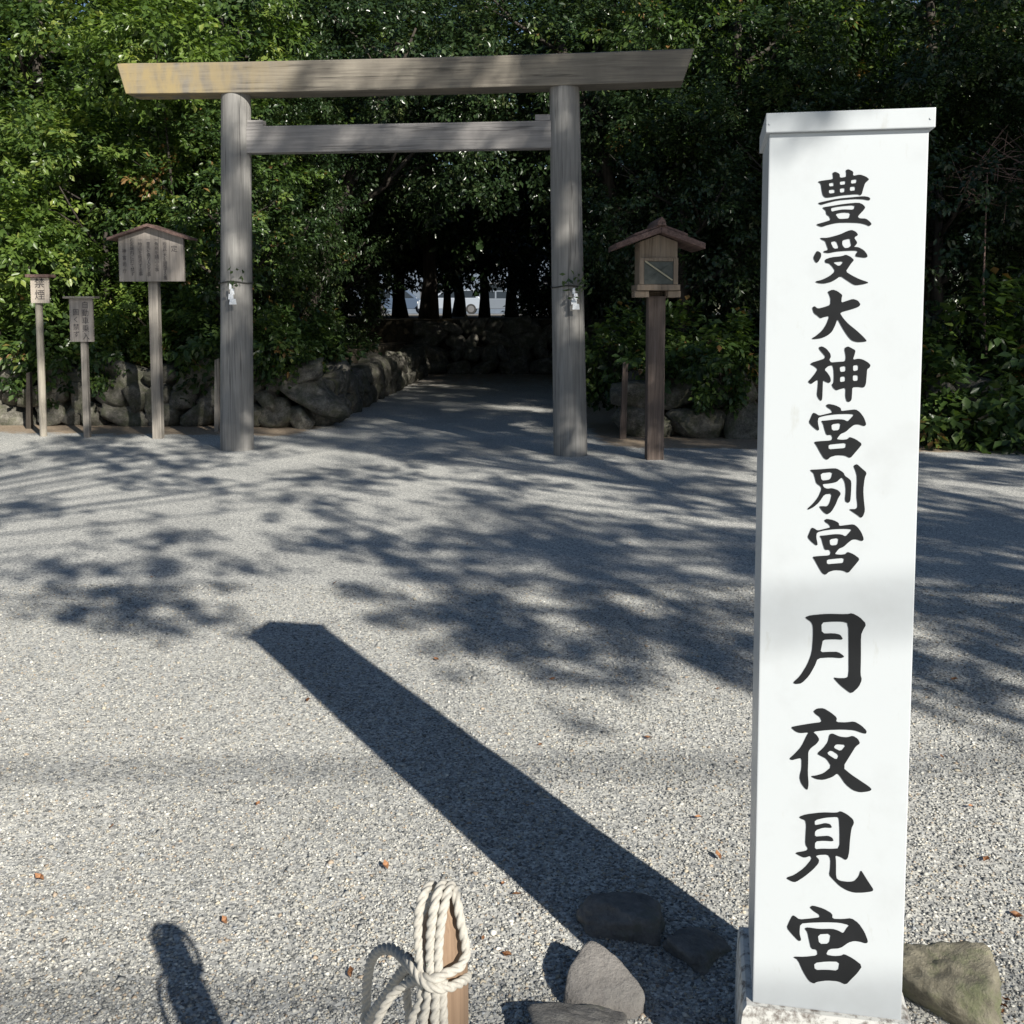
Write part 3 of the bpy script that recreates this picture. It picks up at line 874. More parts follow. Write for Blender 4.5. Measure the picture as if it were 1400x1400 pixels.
# top beam: five sided section, slightly swept up at the ends, raked end cuts
t = MB()
secs = []
n = 24
for i in range(n + 1):
    f = i / n
    rise = 0.022 * abs(2 * f - 1) ** 2.4
    ring = []
    for (yy, zz) in ((-0.172, 0), (0.172, 0), (0.195, 0.325), (0.0, 0.375), (-0.195, 0.325)):
        xb = -1.14 - 0.09 * zz / 0.35
        xe = SP + 1.18 + 0.12 * zz / 0.35
        ring.append(t.bm.verts.new((xb + (xe - xb) * f, yy, 4.012 + zz + rise)))
    secs.append(ring)
for A, B in zip(secs[:-1], secs[1:]):
    for k in range(5): t.bm.faces.new((A[k], A[(k + 1) % 5], B[(k + 1) % 5], B[k]))
t.bm.faces.new(secs[0]); t.bm.faces.new(list(reversed(secs[-1])))
t.build('top_beam', M['torii_top'], g, bevel=0.008)
t = MB()
for A in range(n):
    pass
t.box(0.13, SP - 0.13, -0.075, 0.075, 3.37, 3.665)
t.build('tie_beam', M['torii_beam'], g, bevel=0.008)
for xa, xb in ((0.2, 0.40), (SP - 0.40, SP - 0.2)):
    t = MB(); t.box(xa, xb, -0.06, 0.06, 3.668, 3.735); t.build('wedge', M['torii_beam'], g, bevel=0.006)

# sprigs with folded paper tied to the pillars
def leafy(cen, n, spread, ln, mat, seed):
    g_ = np.random.default_rng(seed)
    C = np.array(cen) + g_.normal(scale=spread, size=(n, 3))
    return leaf_arrays('leaves', C, g_.normal(size=(n, 3)), g_.normal(size=(n, 3)), np.full(n, ln), np.full(n, ln * 0.45), np.clip(g_.normal(0.4, 0.2, n), 0, 1), mat)


for (px, py, Y, lab, nl) in ((317, 388, 11.60, 'white zigzag paper streamer tied to the left gate pillar with dark twine', 14),
                             (786, 394, 11.20, 'white paper streamer and green sprig tied to the right gate pillar', 40)):
    p = at(px, py, Y)
    o = empty('paper_streamer', p)
    t = MB()
    z = 0
    for k in range(4):
        wdt = 0.030 + 0.017 * k
        x = (-0.012, 0.008, -0.008, 0.012)[k]
        t.hexa([(x - wdt / 2, -0.02 - 0.012 * (k % 2), z - 0.062), (x + wdt / 2, -0.026 + 0.012 * (k % 2), z - 0.062), (x + wdt / 2, -0.024 + 0.012 * (k % 2), z - 0.062), (x - wdt / 2, -0.018 - 0.012 * (k % 2), z - 0.062),
                (x - wdt * 0.4, -0.02, z), (x + wdt * 0.4, -0.024, z), (x + wdt * 0.4, -0.022, z), (x - wdt * 0.4, -0.018, z)])
        z -= 0.056
    t.build('folded_paper', M['paper'], o)
    # twine goes round the pillar
    cx = (LB + TU * (0.03 if px < 500 else SP - 0.035)) - p
    t = MB()
    t.tube([(cx.x + 0.189 * math.cos(a), cx.y + 0.189 * math.sin(a), 0.02 + 0.01 * math.sin(3 * a)) for a in np.linspace(0, 6.283, 37)], 0.008, 6)
    t.build('twine', M['twine'], o)
    lf = link('sprig', leafy((0.02, -0.03, 0.04), nl, 0.07, 0.075, M['leaf'], int(px)), o)
    tag(o, lab, 'paper streamer')

# ------------------------------------------------------------------ notice boards
CH = {}


def char_mesh(ch):
    if ch not in CH:
        cu = bpy.data.curves.new('char', 'FONT')
        cu.body = ch; cu.size = 1.0; cu.align_x = 'CENTER'; cu.align_y = 'CENTER'
        ob = bpy.data.objects.new('char', cu)
        col.objects.link(ob)
        dg = bpy.context.evaluated_depsgraph_get()
        m_ = bpy.data.meshes.new_from_object(ob.evaluated_get(dg))
        vs = [v.co.copy() for v in m_.vertices]
        fs = [tuple(p.vertices) for p in m_.polygons]
        bpy.data.objects.remove(ob); bpy.data.curves.remove(cu); bpy.data.meshes.remove(m_)
        CH[ch] = (vs, fs)
    return CH[ch]


def writing(t, text, x, z, size, pitch, y):
    """one column of characters on a board face that looks along -y"""
    for i, ch in enumerate(text):
        vs, fs = char_mesh(ch)
        nv = [t.bm.verts.new((x + v.x * size, y, z - i * pitch + v.y * size)) for v in vs]
        for f in fs:
            try: t.bm.faces.new([nv[k] for k in f])
            except ValueError: pass


p = ground(217, 600)
o = empty('notice_board', (p.x, p.y, 0), -0.09)
t = MB(); t.box(-0.085, 0.035, 0.0, 0.10, -0.1, 2.5); t.build('post', M['post_wood'], o, bevel=0.01)
t = MB(); t.profile_y([(-0.43, 1.965), (0.40, 1.965), (0.40, 2.50), (-0.015, 2.63), (-0.43, 2.50)], -0.05, -0.005)
bd = t.build('board', M['board_wood'], o, bevel=0.004)
def column(parent, *a):
    t = MB()
    writing(t, *a)
    t.build('writing', M['faded_ink'], parent)


column(bd, '定', 0.285, 2.36, 0.085, 0.1, -0.052)
cols = ['一殿舎竹木を損傷する事', '一魚鳥を捕ふる事', '一車馬を乗り入るる事', '一物品を販売する事', '右宮域内に於て禁ず']
for i, s_ in enumerate(cols):
    column(bd, s_, 0.165 - i * 0.105, 2.47, 0.056, 0.047 if len(s_) > 9 else 0.052, -0.052)
column(bd, '神宮司庁', -0.355, 2.335, 0.056, 0.082, -0.052)
for sgn in (-1, 1):
    t = MB()
    e = -0.53 if sgn < 0 else 0.50
    t.hexa([(-0.015, -0.15, 2.632), (e, -0.15, 2.468), (e, 0.16, 2.468), (-0.015, 0.16, 2.632),
            (-0.015, -0.15, 2.668), (e, -0.15, 2.500), (e, 0.16, 2.500), (-0.015, 0.16, 2.668)])
    t.build('roof', M['roof_wood'], o, bevel=0.004)
tag(o, 'grey wooden notice board with a peaked roof and columns of writing', 'notice board', 'wooden boards on posts left of the gate')

p = ground(118, 598)
o = empty('notice_board', (p.x, p.y, 0), -0.05)
t = MB(); t.box(-0.038, 0.038, 0.0, 0.07, -0.1, 1.72); t.build('post', M['post_wood'], o, bevel=0.008)
t = MB(); t.box(-0.15, 0.15, -0.035, -0.003, 1.215, 1.755); bd = t.build('board', M['board_wood'], o, bevel=0.004)
column(bd, '自動車乗入', 0.055, 1.67, 0.095, 0.098, -0.037)
column(bd, '固く禁ず', -0.065, 1.58, 0.085, 0.092, -0.037)
t = MB(); t.box(-0.21, 0.19, -0.08, 0.09, 1.757, 1.785); t.build('roof', M['post_pale'], o, bevel=0.004)
tag(o, 'narrow grey wooden board under a flat bar, between the palest board and the peaked one', 'notice board', 'wooden boards on posts left of the gate')

p = ground(60, 597)
o = empty('notice_board', (p.x, p.y, 0), -0.03)
t = MB(); t.tube([(-0.025, 0.045, -0.1), (-0.025, 0.045, 1.95)], 0.045, 12); t.build('post', M['post_pale'], o)
t = MB(); t.box(-0.09, 0.145, -0.03, -0.003, 1.70, 2.02); bd = t.build('board', M['board_pale'], o, bevel=0.004)
t = MB(); writing(t, '禁煙', 0.027, 1.945, 0.135, 0.15, -0.032); t.build('writing', M['faded_ink'], bd)
t = MB(); t.box(-0.125, 0.175, -0.09, 0.11, 2.022, 2.06); t.build('roof', M['roof_wood'], o, bevel=0.004)
tag(o, 'smallest, palest wooden board with two large characters, leftmost on a slim post', 'notice board', 'wooden boards on posts left of the gate')

for (px, py, top, wpx, mat, lab) in ((40, 586, 508, 7, 'bark', 'thin dark stake left of the smallest board'),
                                    (297, 590, 490, 7, 'post_wood', 'thin wooden stake close to the left gate pillar'),
                                    (851, 600, 494, 9, 'lantern_wood', 'short brown stake between right gate pillar and lantern')):
    p = ground(px, py)
    q = at(px + (4 if px > 800 else 0), top, p.y)
    hw = wpx / 2 / F * p.y
    o = MB(); o.hexa([(p.x - hw, p.y - hw, -0.05), (p.x + hw, p.y - hw, -0.05), (p.x + hw, p.y + hw, -0.05), (p.x - hw, p.y + hw, -0.05),
                      (q.x - hw * 0.8, p.y - hw, q.z - 0.02), (q.x + hw * 0.8, p.y - hw, q.z), (q.x + hw * 0.8, p.y + hw, q.z), (q.x - hw * 0.8, p.y + hw, q.z - 0.02)])
    tag(o.build('wooden_stake', M[mat], None, bevel=0.004), lab, 'stake')

# ------------------------------------------------------------------ lantern on its post
p = ground(896, 628)
o = empty('wooden_lantern', (p.x, p.y, 0), 0.02)
t = MB(); t.box(-0.092, 0.092, 0.0, 0.18, -0.1, 1.76); t.build('post', M['lantern_wood'], o, bevel=0.01)
t = MB()
t.box(-0.255, -0.10, -0.10, -0.02, 1.745, 1.815); t.box(0.10, 0.235, -0.10, -0.02, 1.745, 1.815)
t.box(-0.24, 0.23, 0.18, 0.26, 1.745, 1.815)
t.box(-0.16, -0.09, -0.02, 0.18, 1.76, 1.815); t.box(0.09, 0.16, -0.02, 0.18, 1.76, 1.815)
t.build('bracket', M['lantern_box'], o, bevel=0.006)
t = MB(); t.box(-0.235, 0.225, -0.13, 0.31, 1.818, 1.88)
t.build('sill', M['lantern_box'], o, bevel=0.008)
t = MB(); t.profile_y([(-0.205, 1.882), (0.195, 1.882), (0.195, 2.33), (-0.005, 2.405), (-0.205, 2.33)], -0.10, 0.28)
bx = t.build('lantern_box', M['lantern_box'], o, bevel=0.006)
t = MB()
for sx in (-0.185, 0.175):
    t.box(sx - 0.024, sx + 0.024, -0.128, -0.102, 1.882, 2.16)
t.box(-0.16, 0.15, -0.124, -0.102, 2.125, 2.16)
t.build('window_frame', M['lantern_box'], bx, bevel=0.004)
t = MB(); t.box(-0.16, 0.15, -0.112, -0.102, 1.884, 2.122); t.build('window_panel', M['panel'], bx)
t = MB(); t.bar((-0.15, -0.122, 2.125), (0.14, -0.122, 1.925), 0.014, 0.018, (0, 1, 0)); t.build('cross_bar', M['lit_bar'], bx)
t = MB(); t.bar((-0.13, -0.1165, 1.925), (0.13, -0.1165, 2.10), 0.008, 0.010, (0, 1, 0)); t.build('cross_bar', M['panel'], bx)  # second diagonal in the dark panel colour, painted dim beside the lit one
for sgn in (-1, 1):
    t = MB()
    def slab(x0, z0, x1, z1, th, ya, yb):
        t.hexa([(sgn * x0 - 0.005, ya, z0), (sgn * x1 - 0.005, ya, z1), (sgn * x1 - 0.005, yb, z1), (sgn * x0 - 0.005, yb, z0),
                (sgn * x0 - 0.005, ya, z0 + th), (sgn * x1 - 0.005, ya, z1 + th), (sgn * x1 - 0.005, yb, z1 + th), (sgn * x0 - 0.005, yb, z0 + th)])
    slab(0.0, 2.415, 0.46 + 0.01 * (sgn < 0), 2.245, 0.06, -0.28, 0.46)
    slab(0.0, 2.478, 0.28, 2.375, 0.03, -0.25, 0.43)
    t.build('roof', M['roof_wood'], o, bevel=0.006)
t = MB(); t.profile_y([(-0.055, 2.485), (0.045, 2.485), (0.03, 2.54), (-0.005, 2.58), (-0.04, 2.54)], -0.29, 0.47); t.build('roof_ridge', M['roof_wood'], o, bevel=0.006)
tag(o, 'brown wooden lantern with a gabled roof on a square post', 'lantern')

# ------------------------------------------------------------------ the white pillar sign
SX0, SY0, TH, SW, SD, SHT, SHP = 0.4857, 1.9813, 0.1894, 0.2852, 0.25, 1.9702, 0.2081
u_ = Vector((math.cos(TH), -math.sin(TH), 0)); v_ = Vector((math.sin(TH), math.cos(TH), 0))
FL = Vector((SX0, SY0, 0))
s = empty('pillar_sign', FL, -TH)
tag(s, 'tall white square pillar sign with large black brush characters', 'sign')
t = MB(); t.box(0, SW, 0, SD, SHP, SHT - 0.036); body = t.build('body', M['sign_white'], s, bevel=0.0025)
t = MB(); t.box(-0.007, SW + 0.009, -0.012, SD + 0.003, SHT - 0.036, SHT); t.build('cap', M['sign_white'], s, bevel=0.002)
t = MB()
op = 0.024
ring = []
for zz, e in ((-0.05, 0.027), (SHP - 0.09, 0.025), (SHP - 0.022, op - 0.002), (SHP - 0.006, op - 0.005), (SHP + 0.0, op - 0.012)):
    ring.append([t.bm.verts.new((x, y, zz + (0.004 * noise.noise(Vector((x * 40, y * 40, zz * 9))) if zz > 0 else 0))) for x, y in ((-e, -e), (SW * 0.33, -e), (SW * 0.66, -e), (SW + e, -e), (SW + e, SD * 0.5), (SW + e, SD + e), (SW * 0.5, SD + e), (-e, SD + e), (-e, SD * 0.5))])
for A, B in zip(ring[:-1], ring[1:]):
    for k in range(9): t.bm.faces.new((A[k], A[(k + 1) % 9], B[(k + 1) % 9], B[k]))
t.bm.faces.new(ring[-1]); t.bm.faces.new(list(reversed(ring[0])))
t.build('plinth', M['plinth'], s)
for x, z in ((0.0, SHT - 0.02), (SW, SHT - 0.02)):
    t = MB(); t.tube([(x, -0.0115, z), (x, -0.0135, z)], 0.0022, 10)
    t.build('nail', M['sign_white'], s)

# brush characters: outlines (outer loops and holes) in reading-window units: ox, oy, scale
GL_ = {}
MIYA = [[(480, 75), (500, 65), (550, 75), (590, 95), (592, 118), (640, 112), (700, 105), (730, 125), (760, 165), (778, 215), (765, 230), (720, 215), (690, 218), (660, 240), (625, 272), (590, 285), (570, 310), (560, 325), (600, 330), (640, 325), (655, 308), (700, 325), (748, 360), (720, 395), (690, 430), (660, 465), (620, 445), (560, 442), (515, 455), (490, 478), (465, 465), (440, 425), (410, 370), (392, 345), (430, 340), (520, 335), (530, 315), (520, 292), (485, 295), (470, 250), (460, 210), (445, 190), (480, 188), (560, 178), (610, 180), (640, 195), (660, 175), (690, 142), (640, 138), (560, 140), (480, 150), (425, 165), (420, 200), (432, 255), (420, 262), (380, 230), (355, 200), (370, 165), (385, 130), (405, 135), (430, 152), (480, 140), (530, 128), (515, 105), (490, 90)],
        [(520, 215), (590, 205), (580, 258), (525, 262)], [(500, 365), (560, 358), (630, 352), (625, 390), (560, 395), (500, 400)]]
GLYPHS = [
    (1040, 210, 6.667, [
        [(520, 255), (560, 247), (662, 233), (660, 200), (655, 175), (680, 165), (720, 185), (722, 222), (780, 212), (782, 180), (776, 150), (800, 142), (845, 165), (840, 204), (905, 190), (960, 210), (990, 235), (965, 258), (950, 272), (935, 320), (918, 382), (880, 368), (740, 380), (640, 398), (592, 402), (568, 382), (558, 340), (550, 275)],
        [(622, 270), (665, 262), (668, 295), (625, 300)], [(722, 255), (775, 247), (772, 280), (722, 287)], [(825, 240), (878, 232), (872, 268), (822, 275)],
        [(622, 330), (675, 325), (677, 358), (622, 365)], [(722, 318), (768, 312), (765, 350), (722, 357)], [(815, 302), (862, 298), (862, 335), (812, 342)],
        [(523, 450), (560, 440), (700, 410), (850, 396), (940, 388), (985, 396), (1000, 412), (990, 427), (930, 415), (850, 413), (700, 426), (600, 452), (555, 467), (535, 460)],
        [(565, 490), (640, 478), (760, 458), (890, 446), (930, 462), (955, 490), (935, 520), (905, 550), (885, 575), (900, 590), (960, 592), (1000, 625), (1012, 645), (990, 662), (960, 646), (900, 632), (800, 628), (700, 630), (620, 647), (560, 668), (530, 660), (505, 645), (560, 630), (640, 605), (625, 570), (600, 555), (595, 520), (570, 500)],
        [(640, 495), (720, 480), (860, 468), (850, 512), (750, 508), (690, 518), (645, 530)], [(680, 550), (750, 535), (820, 540), (805, 590), (750, 595), (710, 595)]]),
    (1040, 210, 6.667, [
        [(540, 768), (610, 768), (720, 738), (790, 705), (830, 695), (868, 712), (890, 742), (850, 765), (882, 812), (862, 840), (850, 850), (890, 852), (940, 880), (968, 915), (975, 940), (955, 950), (862, 938), (870, 910), (888, 890), (860, 883), (780, 885), (690, 892), (620, 907), (580, 902), (570, 890), (618, 877), (600, 830), (590, 798), (555, 782)],
        [(635, 805), (690, 795), (715, 862), (665, 868)], [(745, 790), (815, 772), (820, 810), (828, 835), (800, 858), (765, 862), (742, 830)],
        [(515, 885), (550, 905), (552, 940), (520, 995), (500, 990), (480, 950), (495, 915)],
        [(585, 965), (640, 945), (740, 935), (775, 920), (820, 940), (852, 970), (825, 1000), (805, 1030), (775, 1075), (830, 1110), (900, 1145), (990, 1175), (940, 1190), (870, 1200), (840, 1190), (780, 1150), (728, 1115), (680, 1150), (640, 1170), (580, 1185), (520, 1180), (495, 1165), (560, 1150), (630, 1115), (680, 1070), (655, 1030), (625, 1000), (590, 995)],
        [(655, 990), (760, 980), (715, 1030)]]),
    (1040, 380, 6.667, [
        [(610, 125), (655, 105), (700, 120), (745, 155), (738, 180), (735, 225), (780, 210), (840, 190), (885, 205), (910, 240), (895, 262), (830, 285), (720, 315), (750, 365), (800, 420), (870, 475), (930, 530), (970, 575), (940, 582), (880, 585), (830, 570), (790, 525), (745, 455), (700, 370), (680, 430), (650, 490), (610, 525), (550, 550), (480, 558), (465, 550), (500, 530), (560, 480), (600, 420), (628, 345), (580, 355), (545, 368), (520, 345), (485, 320), (470, 270), (490, 255), (520, 280), (580, 265), (635, 245), (638, 190), (625, 150)]]),
    (1040, 380, 6.667, [
        [(530, 630), (560, 622), (600, 645), (635, 690), (640, 720), (625, 745), (640, 770), (700, 765), (770, 760), (778, 720), (762, 640), (795, 622), (830, 640), (865, 660), (855, 700), (840, 745), (890, 735), (930, 742), (980, 770), (1002, 795), (990, 820), (970, 830), (965, 900), (958, 970), (940, 1000), (890, 992), (835, 995), (832, 1060), (828, 1110), (810, 1130), (785, 1125), (772, 1080), (775, 1000), (730, 1010), (690, 1025), (660, 1000), (648, 970), (665, 955), (668, 900), (665, 830), (655, 795), (620, 800), (580, 835), (610, 865), (635, 905), (640, 940), (625, 958), (590, 945), (568, 930), (565, 1000), (562, 1090), (555, 1120), (535, 1110), (512, 1070), (520, 1000), (525, 925), (490, 945), (460, 968), (430, 945), (460, 915), (500, 865), (520, 830), (490, 805), (450, 785), (470, 770), (520, 755), (580, 735), (590, 715), (560, 680), (535, 650)],
        [(720, 810), (775, 800), (775, 850), (725, 858)], [(842, 795), (890, 792), (890, 840), (842, 850)], [(725, 900), (770, 895), (772, 940), (722, 950)], [(840, 885), (888, 885), (888, 935), (840, 940)]]),
    (1040, 540, 5.386, MIYA),
    (1040, 540, 5.386, [
        [(365, 550), (420, 548), (520, 540), (560, 540), (610, 570), (620, 595), (650, 615), (668, 635), (665, 720), (660, 780), (645, 795), (620, 780), (628, 700), (620, 640), (600, 605), (580, 620), (560, 640), (510, 650), (455, 655), (465, 680), (490, 690), (525, 685), (570, 700), (592, 725), (570, 760), (550, 810), (520, 860), (490, 880), (460, 860), (430, 820), (450, 818), (490, 820), (510, 790), (525, 725), (470, 730), (430, 790), (390, 825), (350, 845), (345, 835), (385, 800), (425, 750), (450, 690), (440, 670), (410, 650), (400, 610), (390, 575), (370, 560)],
        [(440, 575), (530, 565), (520, 610), (500, 625), (448, 630)],
        [(690, 515), (710, 508), (745, 540), (782, 572), (765, 610), (755, 700), (760, 780), (768, 850), (755, 890), (738, 905), (715, 885), (670, 855), (650, 840), (700, 840), (715, 820), (705, 740), (710, 600), (700, 560), (685, 525)]]),
    (1040, 540, 5.386, [[((x - 355) * 0.981 + 345, y + 846) for x, y in l] for l in MIYA]),
    (1040, 820, 5.0, [
        [(305, 118), (340, 105), (450, 95), (590, 98), (625, 90), (680, 120), (722, 165), (700, 205), (685, 240), (685, 400), (682, 510), (692, 545), (670, 595), (620, 640), (590, 620), (540, 580), (495, 530), (530, 535), (580, 535), (602, 520), (602, 350), (600, 160), (560, 148), (480, 148), (415, 155), (418, 230), (500, 228), (545, 238), (565, 272), (500, 268), (425, 272), (418, 310), (408, 358), (470, 355), (530, 355), (575, 388), (550, 398), (480, 392), (390, 398), (370, 450), (330, 520), (280, 570), (240, 575), (220, 565), (270, 520), (320, 440), (350, 360), (358, 260), (358, 180), (345, 150), (315, 130)]]),
    (1040, 820, 5.0, [
        [(360, 760), (385, 742), (430, 740), (480, 770), (522, 805), (515, 835), (580, 838), (640, 830), (690, 860), (725, 895), (720, 915), (690, 908), (640, 890), (560, 885), (460, 888), (355, 900), (385, 925), (402, 955), (380, 985), (345, 1010), (325, 1035), (325, 1100), (322, 1180), (328, 1260), (320, 1300), (300, 1285), (275, 1250), (265, 1210), (280, 1150), (280, 1080), (250, 1085), (215, 1095), (195, 1085), (235, 1050), (280, 1000), (318, 920), (330, 905), (270, 910), (240, 900), (205, 870), (250, 860), (340, 845), (420, 835), (405, 800), (375, 780)],
        [(470, 920), (490, 912), (540, 935), (590, 940), (630, 928), (665, 950), (680, 980), (650, 1000), (625, 1040), (560, 1145), (620, 1195), (680, 1235), (740, 1275), (760, 1295), (740, 1308), (680, 1315), (630, 1300), (580, 1260), (540, 1200), (522, 1185), (490, 1210), (430, 1230), (380, 1225), (340, 1205), (380, 1200), (430, 1185), (485, 1140), (450, 1085), (410, 1065), (385, 1050), (430, 1010), (460, 970)],
        [(515, 985), (585, 990), (548, 1035), (497, 1010)], [(480, 1025), (535, 1060), (520, 1095), (450, 1050)]]),
    (1040, 1080, 5.0, [
        [(262, 182), (310, 165), (420, 152), (520, 155), (545, 143), (590, 165), (632, 200), (638, 225), (620, 260), (610, 340), (605, 420), (595, 465), (580, 478), (550, 458), (510, 445), (515, 480), (515, 600), (540, 620), (600, 628), (640, 622), (670, 590), (685, 545), (710, 585), (745, 640), (772, 680), (760, 692), (700, 700), (640, 700), (590, 685), (540, 655), (495, 610), (468, 580), (475, 540), (478, 470), (460, 440), (400, 442), (375, 450), (400, 475), (395, 500), (360, 540), (300, 590), (240, 628), (215, 625), (170, 600), (230, 580), (300, 530), (350, 470), (340, 448), (300, 462), (270, 450), (232, 428), (310, 415), (325, 400), (305, 370), (308, 300), (312, 240), (305, 205), (275, 195)],
        [(370, 205), (440, 188), (520, 182), (535, 190), (540, 270), (540, 398), (480, 402), (420, 400), (370, 405), (372, 350), (430, 345), (500, 350), (490, 325), (460, 312), (420, 315), (370, 318), (372, 275), (430, 255), (490, 258), (475, 232), (440, 225), (400, 235), (370, 240)]]),
    (1040, 1080, 5.0, [
        [(335, 800), (355, 788), (430, 810), (490, 845), (490, 880), (560, 882), (620, 875), (670, 910), (710, 970), (735, 1035), (720, 1048), (680, 1035), (640, 1030), (600, 1040), (545, 1080), (465, 1085), (445, 1125), (500, 1135), (550, 1132), (570, 1120), (630, 1150), (695, 1200), (660, 1250), (620, 1290), (582, 1330), (530, 1305), (450, 1300), (380, 1310), (365, 1322), (330, 1305), (290, 1240), (255, 1160), (218, 1138), (300, 1140), (390, 1130), (385, 1090), (345, 1085), (330, 1020), (320, 970), (300, 945), (320, 938), (400, 950), (490, 948), (530, 960), (565, 980), (590, 940), (608, 922), (540, 905), (450, 902), (340, 905), (270, 912), (265, 980), (278, 1025), (260, 1032), (215, 985), (178, 940), (195, 900), (218, 855), (235, 862), (265, 885), (340, 878), (405, 870), (400, 850), (360, 825)],
        [(390, 985), (480, 980), (468, 1050), (400, 1052)], [(365, 1180), (450, 1170), (540, 1172), (530, 1235), (450, 1228), (370, 1230)]]),
]


def face_xz(px, py):
    """where a traced outline point lies on the sign's front face"""
    d = ray(px, py); o_ = Vector((0, 0, EYE))
    k = (FL - o_).dot(v_) / d.dot(v_)
    q = o_ + d * k - FL
    return q.dot(u_), q.z


for ox, oy, k, loops in GLYPHS:
    cu = bpy.data.curves.new('character', 'CURVE')
    cu.dimensions = '2D'
    cu.fill_mode = 'BOTH'
    cu.extrude = 0.0006
    for l in loops:
        pts = [face_xz(ox + x / k, oy + y / k) for x, y in l]
        # round the traced corners a little (one Chaikin step)
        sm = []
        for i in range(len(pts)):
            a, b2 = pts[i], pts[(i + 1) % len(pts)]
            sm.append((a[0] * 0.8 + b2[0] * 0.2, a[1] * 0.8 + b2[1] * 0.2)); sm.append((a[0] * 0.2 + b2[0] * 0.8, a[1] * 0.2 + b2[1] * 0.8))
        sp = cu.splines.new('POLY')
        sp.points.add(len(sm) - 1)
        for pt, q in zip(sp.points, sm): pt.co = (q[0], q[1], 0, 1)
        sp.use_cyclic_u = True
    tmp = bpy.data.objects.new('character', cu)
    col.objects.link(tmp)
    dg = bpy.context.evaluated_depsgraph_get()
    me = bpy.data.meshes.new_from_object(tmp.evaluated_get(dg))
    bpy.data.objects.remove(tmp); bpy.data.curves.remove(cu)
    me.transform(Matrix.Translation((0, -0.0008, 0)) @ Matrix.Rotation(math.pi / 2, 4, 'X'))
    me.materials.clear(); me.materials.append(M['ink'])
    me.name = 'character'
    link('character', me, body)

# ------------------------------------------------------------------ rocks round the foot of the sign
def rock(name, c, size, rot, seed, mat, label, rough=0.2, square=0.3, sub=4):
    bm = bmesh.new()
    stone_geo(bm, (0, 0, 0), size, Matrix.Rotation(rot, 3, 'Z'), seed, 5, rough)
    me = bpy.data.meshes.new(name); bm.to_mesh(me); bm.free()
    me.polygons.foreach_set('use_smooth', [True] * len(me.polygons))
    me.materials.append(mat)
    o = link(name, me); o.location = c
    return tag(o, label, 'rock', 'rocks around the foot of the white sign')


def hull_rock(name, pts, mat, label, p_=16):
    """rounded convex rock through a few shaping points"""
    bm = bmesh.new()
    for q_ in pts: bm.verts.new(q_)
    bmesh.ops.convex_hull(bm, input=bm.verts[:])
    bmesh.ops.recalc_face_normals(bm, faces=bm.faces)
    c = sum((Vector(q_) for q_ in pts), Vector()) / len(pts)
    planes = [(f.normal.copy(), (f.verts[0].co - c).dot(f.normal)) for f in bm.faces]
    bm.free()
    bm = bmesh.new()
    r = bmesh.ops.create_icosphere(bm, subdivisions=5, radius=1.0)
    for v in r['verts']:
        d = v.co.normalized()
        k = sum(max(0.0, n_.dot(d) / max(h_, 1e-4)) ** p_ for n_, h_ in planes) ** (-1 / p_)
        q_ = d * k
        q_ *= 1 + 0.03 * noise.noise(q_ * 25) + 0.015 * noise.noise(q_ * 70)
        v.co = q_
    me = bpy.data.meshes.new(name); bm.to_mesh(me); bm.free()
    me.polygons.foreach_set('use_smooth', [True] * len(me.polygons))
    me.materials.append(mat)
    o = link(name, me); o.location = c
    return tag(o, label, 'rock', 'rocks around the foot of the white sign')


a = [ground(764, 1378), ground(888, 1384), ground(872, 1400), ground(790, 1398), ground(812, 1330), ground(860, 1350)]
pts = [q + Vector((0, 0, -0.03)) for q in a]
pts += [ground(806, 1281, .10), ground(843, 1302, .088), ground(884, 1352, .05), ground(880, 1374, .03), ground(774, 1322, .075), ground(768, 1352, .045), ground(800, 1374, .03), ground(806, 1300, 0.03)]
hull_rock('rock', pts, M['grey_rock'], 'smooth grey wedge shaped rock in the sun left of the white sign')
q = ground(800, 1425); rock('rock', q + Vector((0, 0, 0.0)), (0.105, 0.07, 0.055), 0.2, 3.3, M['dark_rock'], 'half hidden brown rock at the lower edge below the grey wedge rock', 0.15)
q = ground(845, 1262); rock('rock', q + Vector((0.0, 0, 0.01)), (0.115, 0.085, 0.06), -0.3, 5.7, M['dark_rock'], 'dark rock lying in the shadow of the white sign', 0.22)
q = ground(955, 1300); rock('rock', q + Vector((0.0, 0, 0.0)), (0.075, 0.065, 0.035), 0.6, 8.1, M['dark_rock'], 'flat dark rock in the shadow close to the foot of the white sign', 0.25)
q = ground(1300, 1385); rock('rock', q + Vector((-0.01, 0.02, 0.035)), (0.066, 0.155, 0.078), 0.62, 12.4, M['tan_rock'], 'rough greenish tan rock right of the white sign', 0.26, 0.35)

# ------------------------------------------------------------------ rope stake in the foreground
YS = 1.2
top = at(613, 1222, YS)
sx = at(606, 1300, YS).x
t = MB()
n = 14
prof = [(0.0, 0.030), (0.4, 0.030), (0.78, 0.029), (0.86, 0.027)]
pts_, rad_ = [], []
for i in range(10):
    pts_.append((sx, YS, -0.05 + (top.z - 0.06) * i / 9)); rad_.append(0.031)
for f, r_, dx in ((0.035, 0.026, 0.001), (0.02, 0.020, 0.003), (0.008, 0.013, 0.004), (0.0, 0.005, 0.005)):
    pts_.append((sx + dx, YS, top.z - f)); rad_.append(r_)
t.tube(pts_, rad_, 18, wob=0.02)
tag(t.build('rope_stake', M['stake_wood'], smooth=True), 'brown wooden stake at the bottom of the photo with rope tied over its top', 'stake')


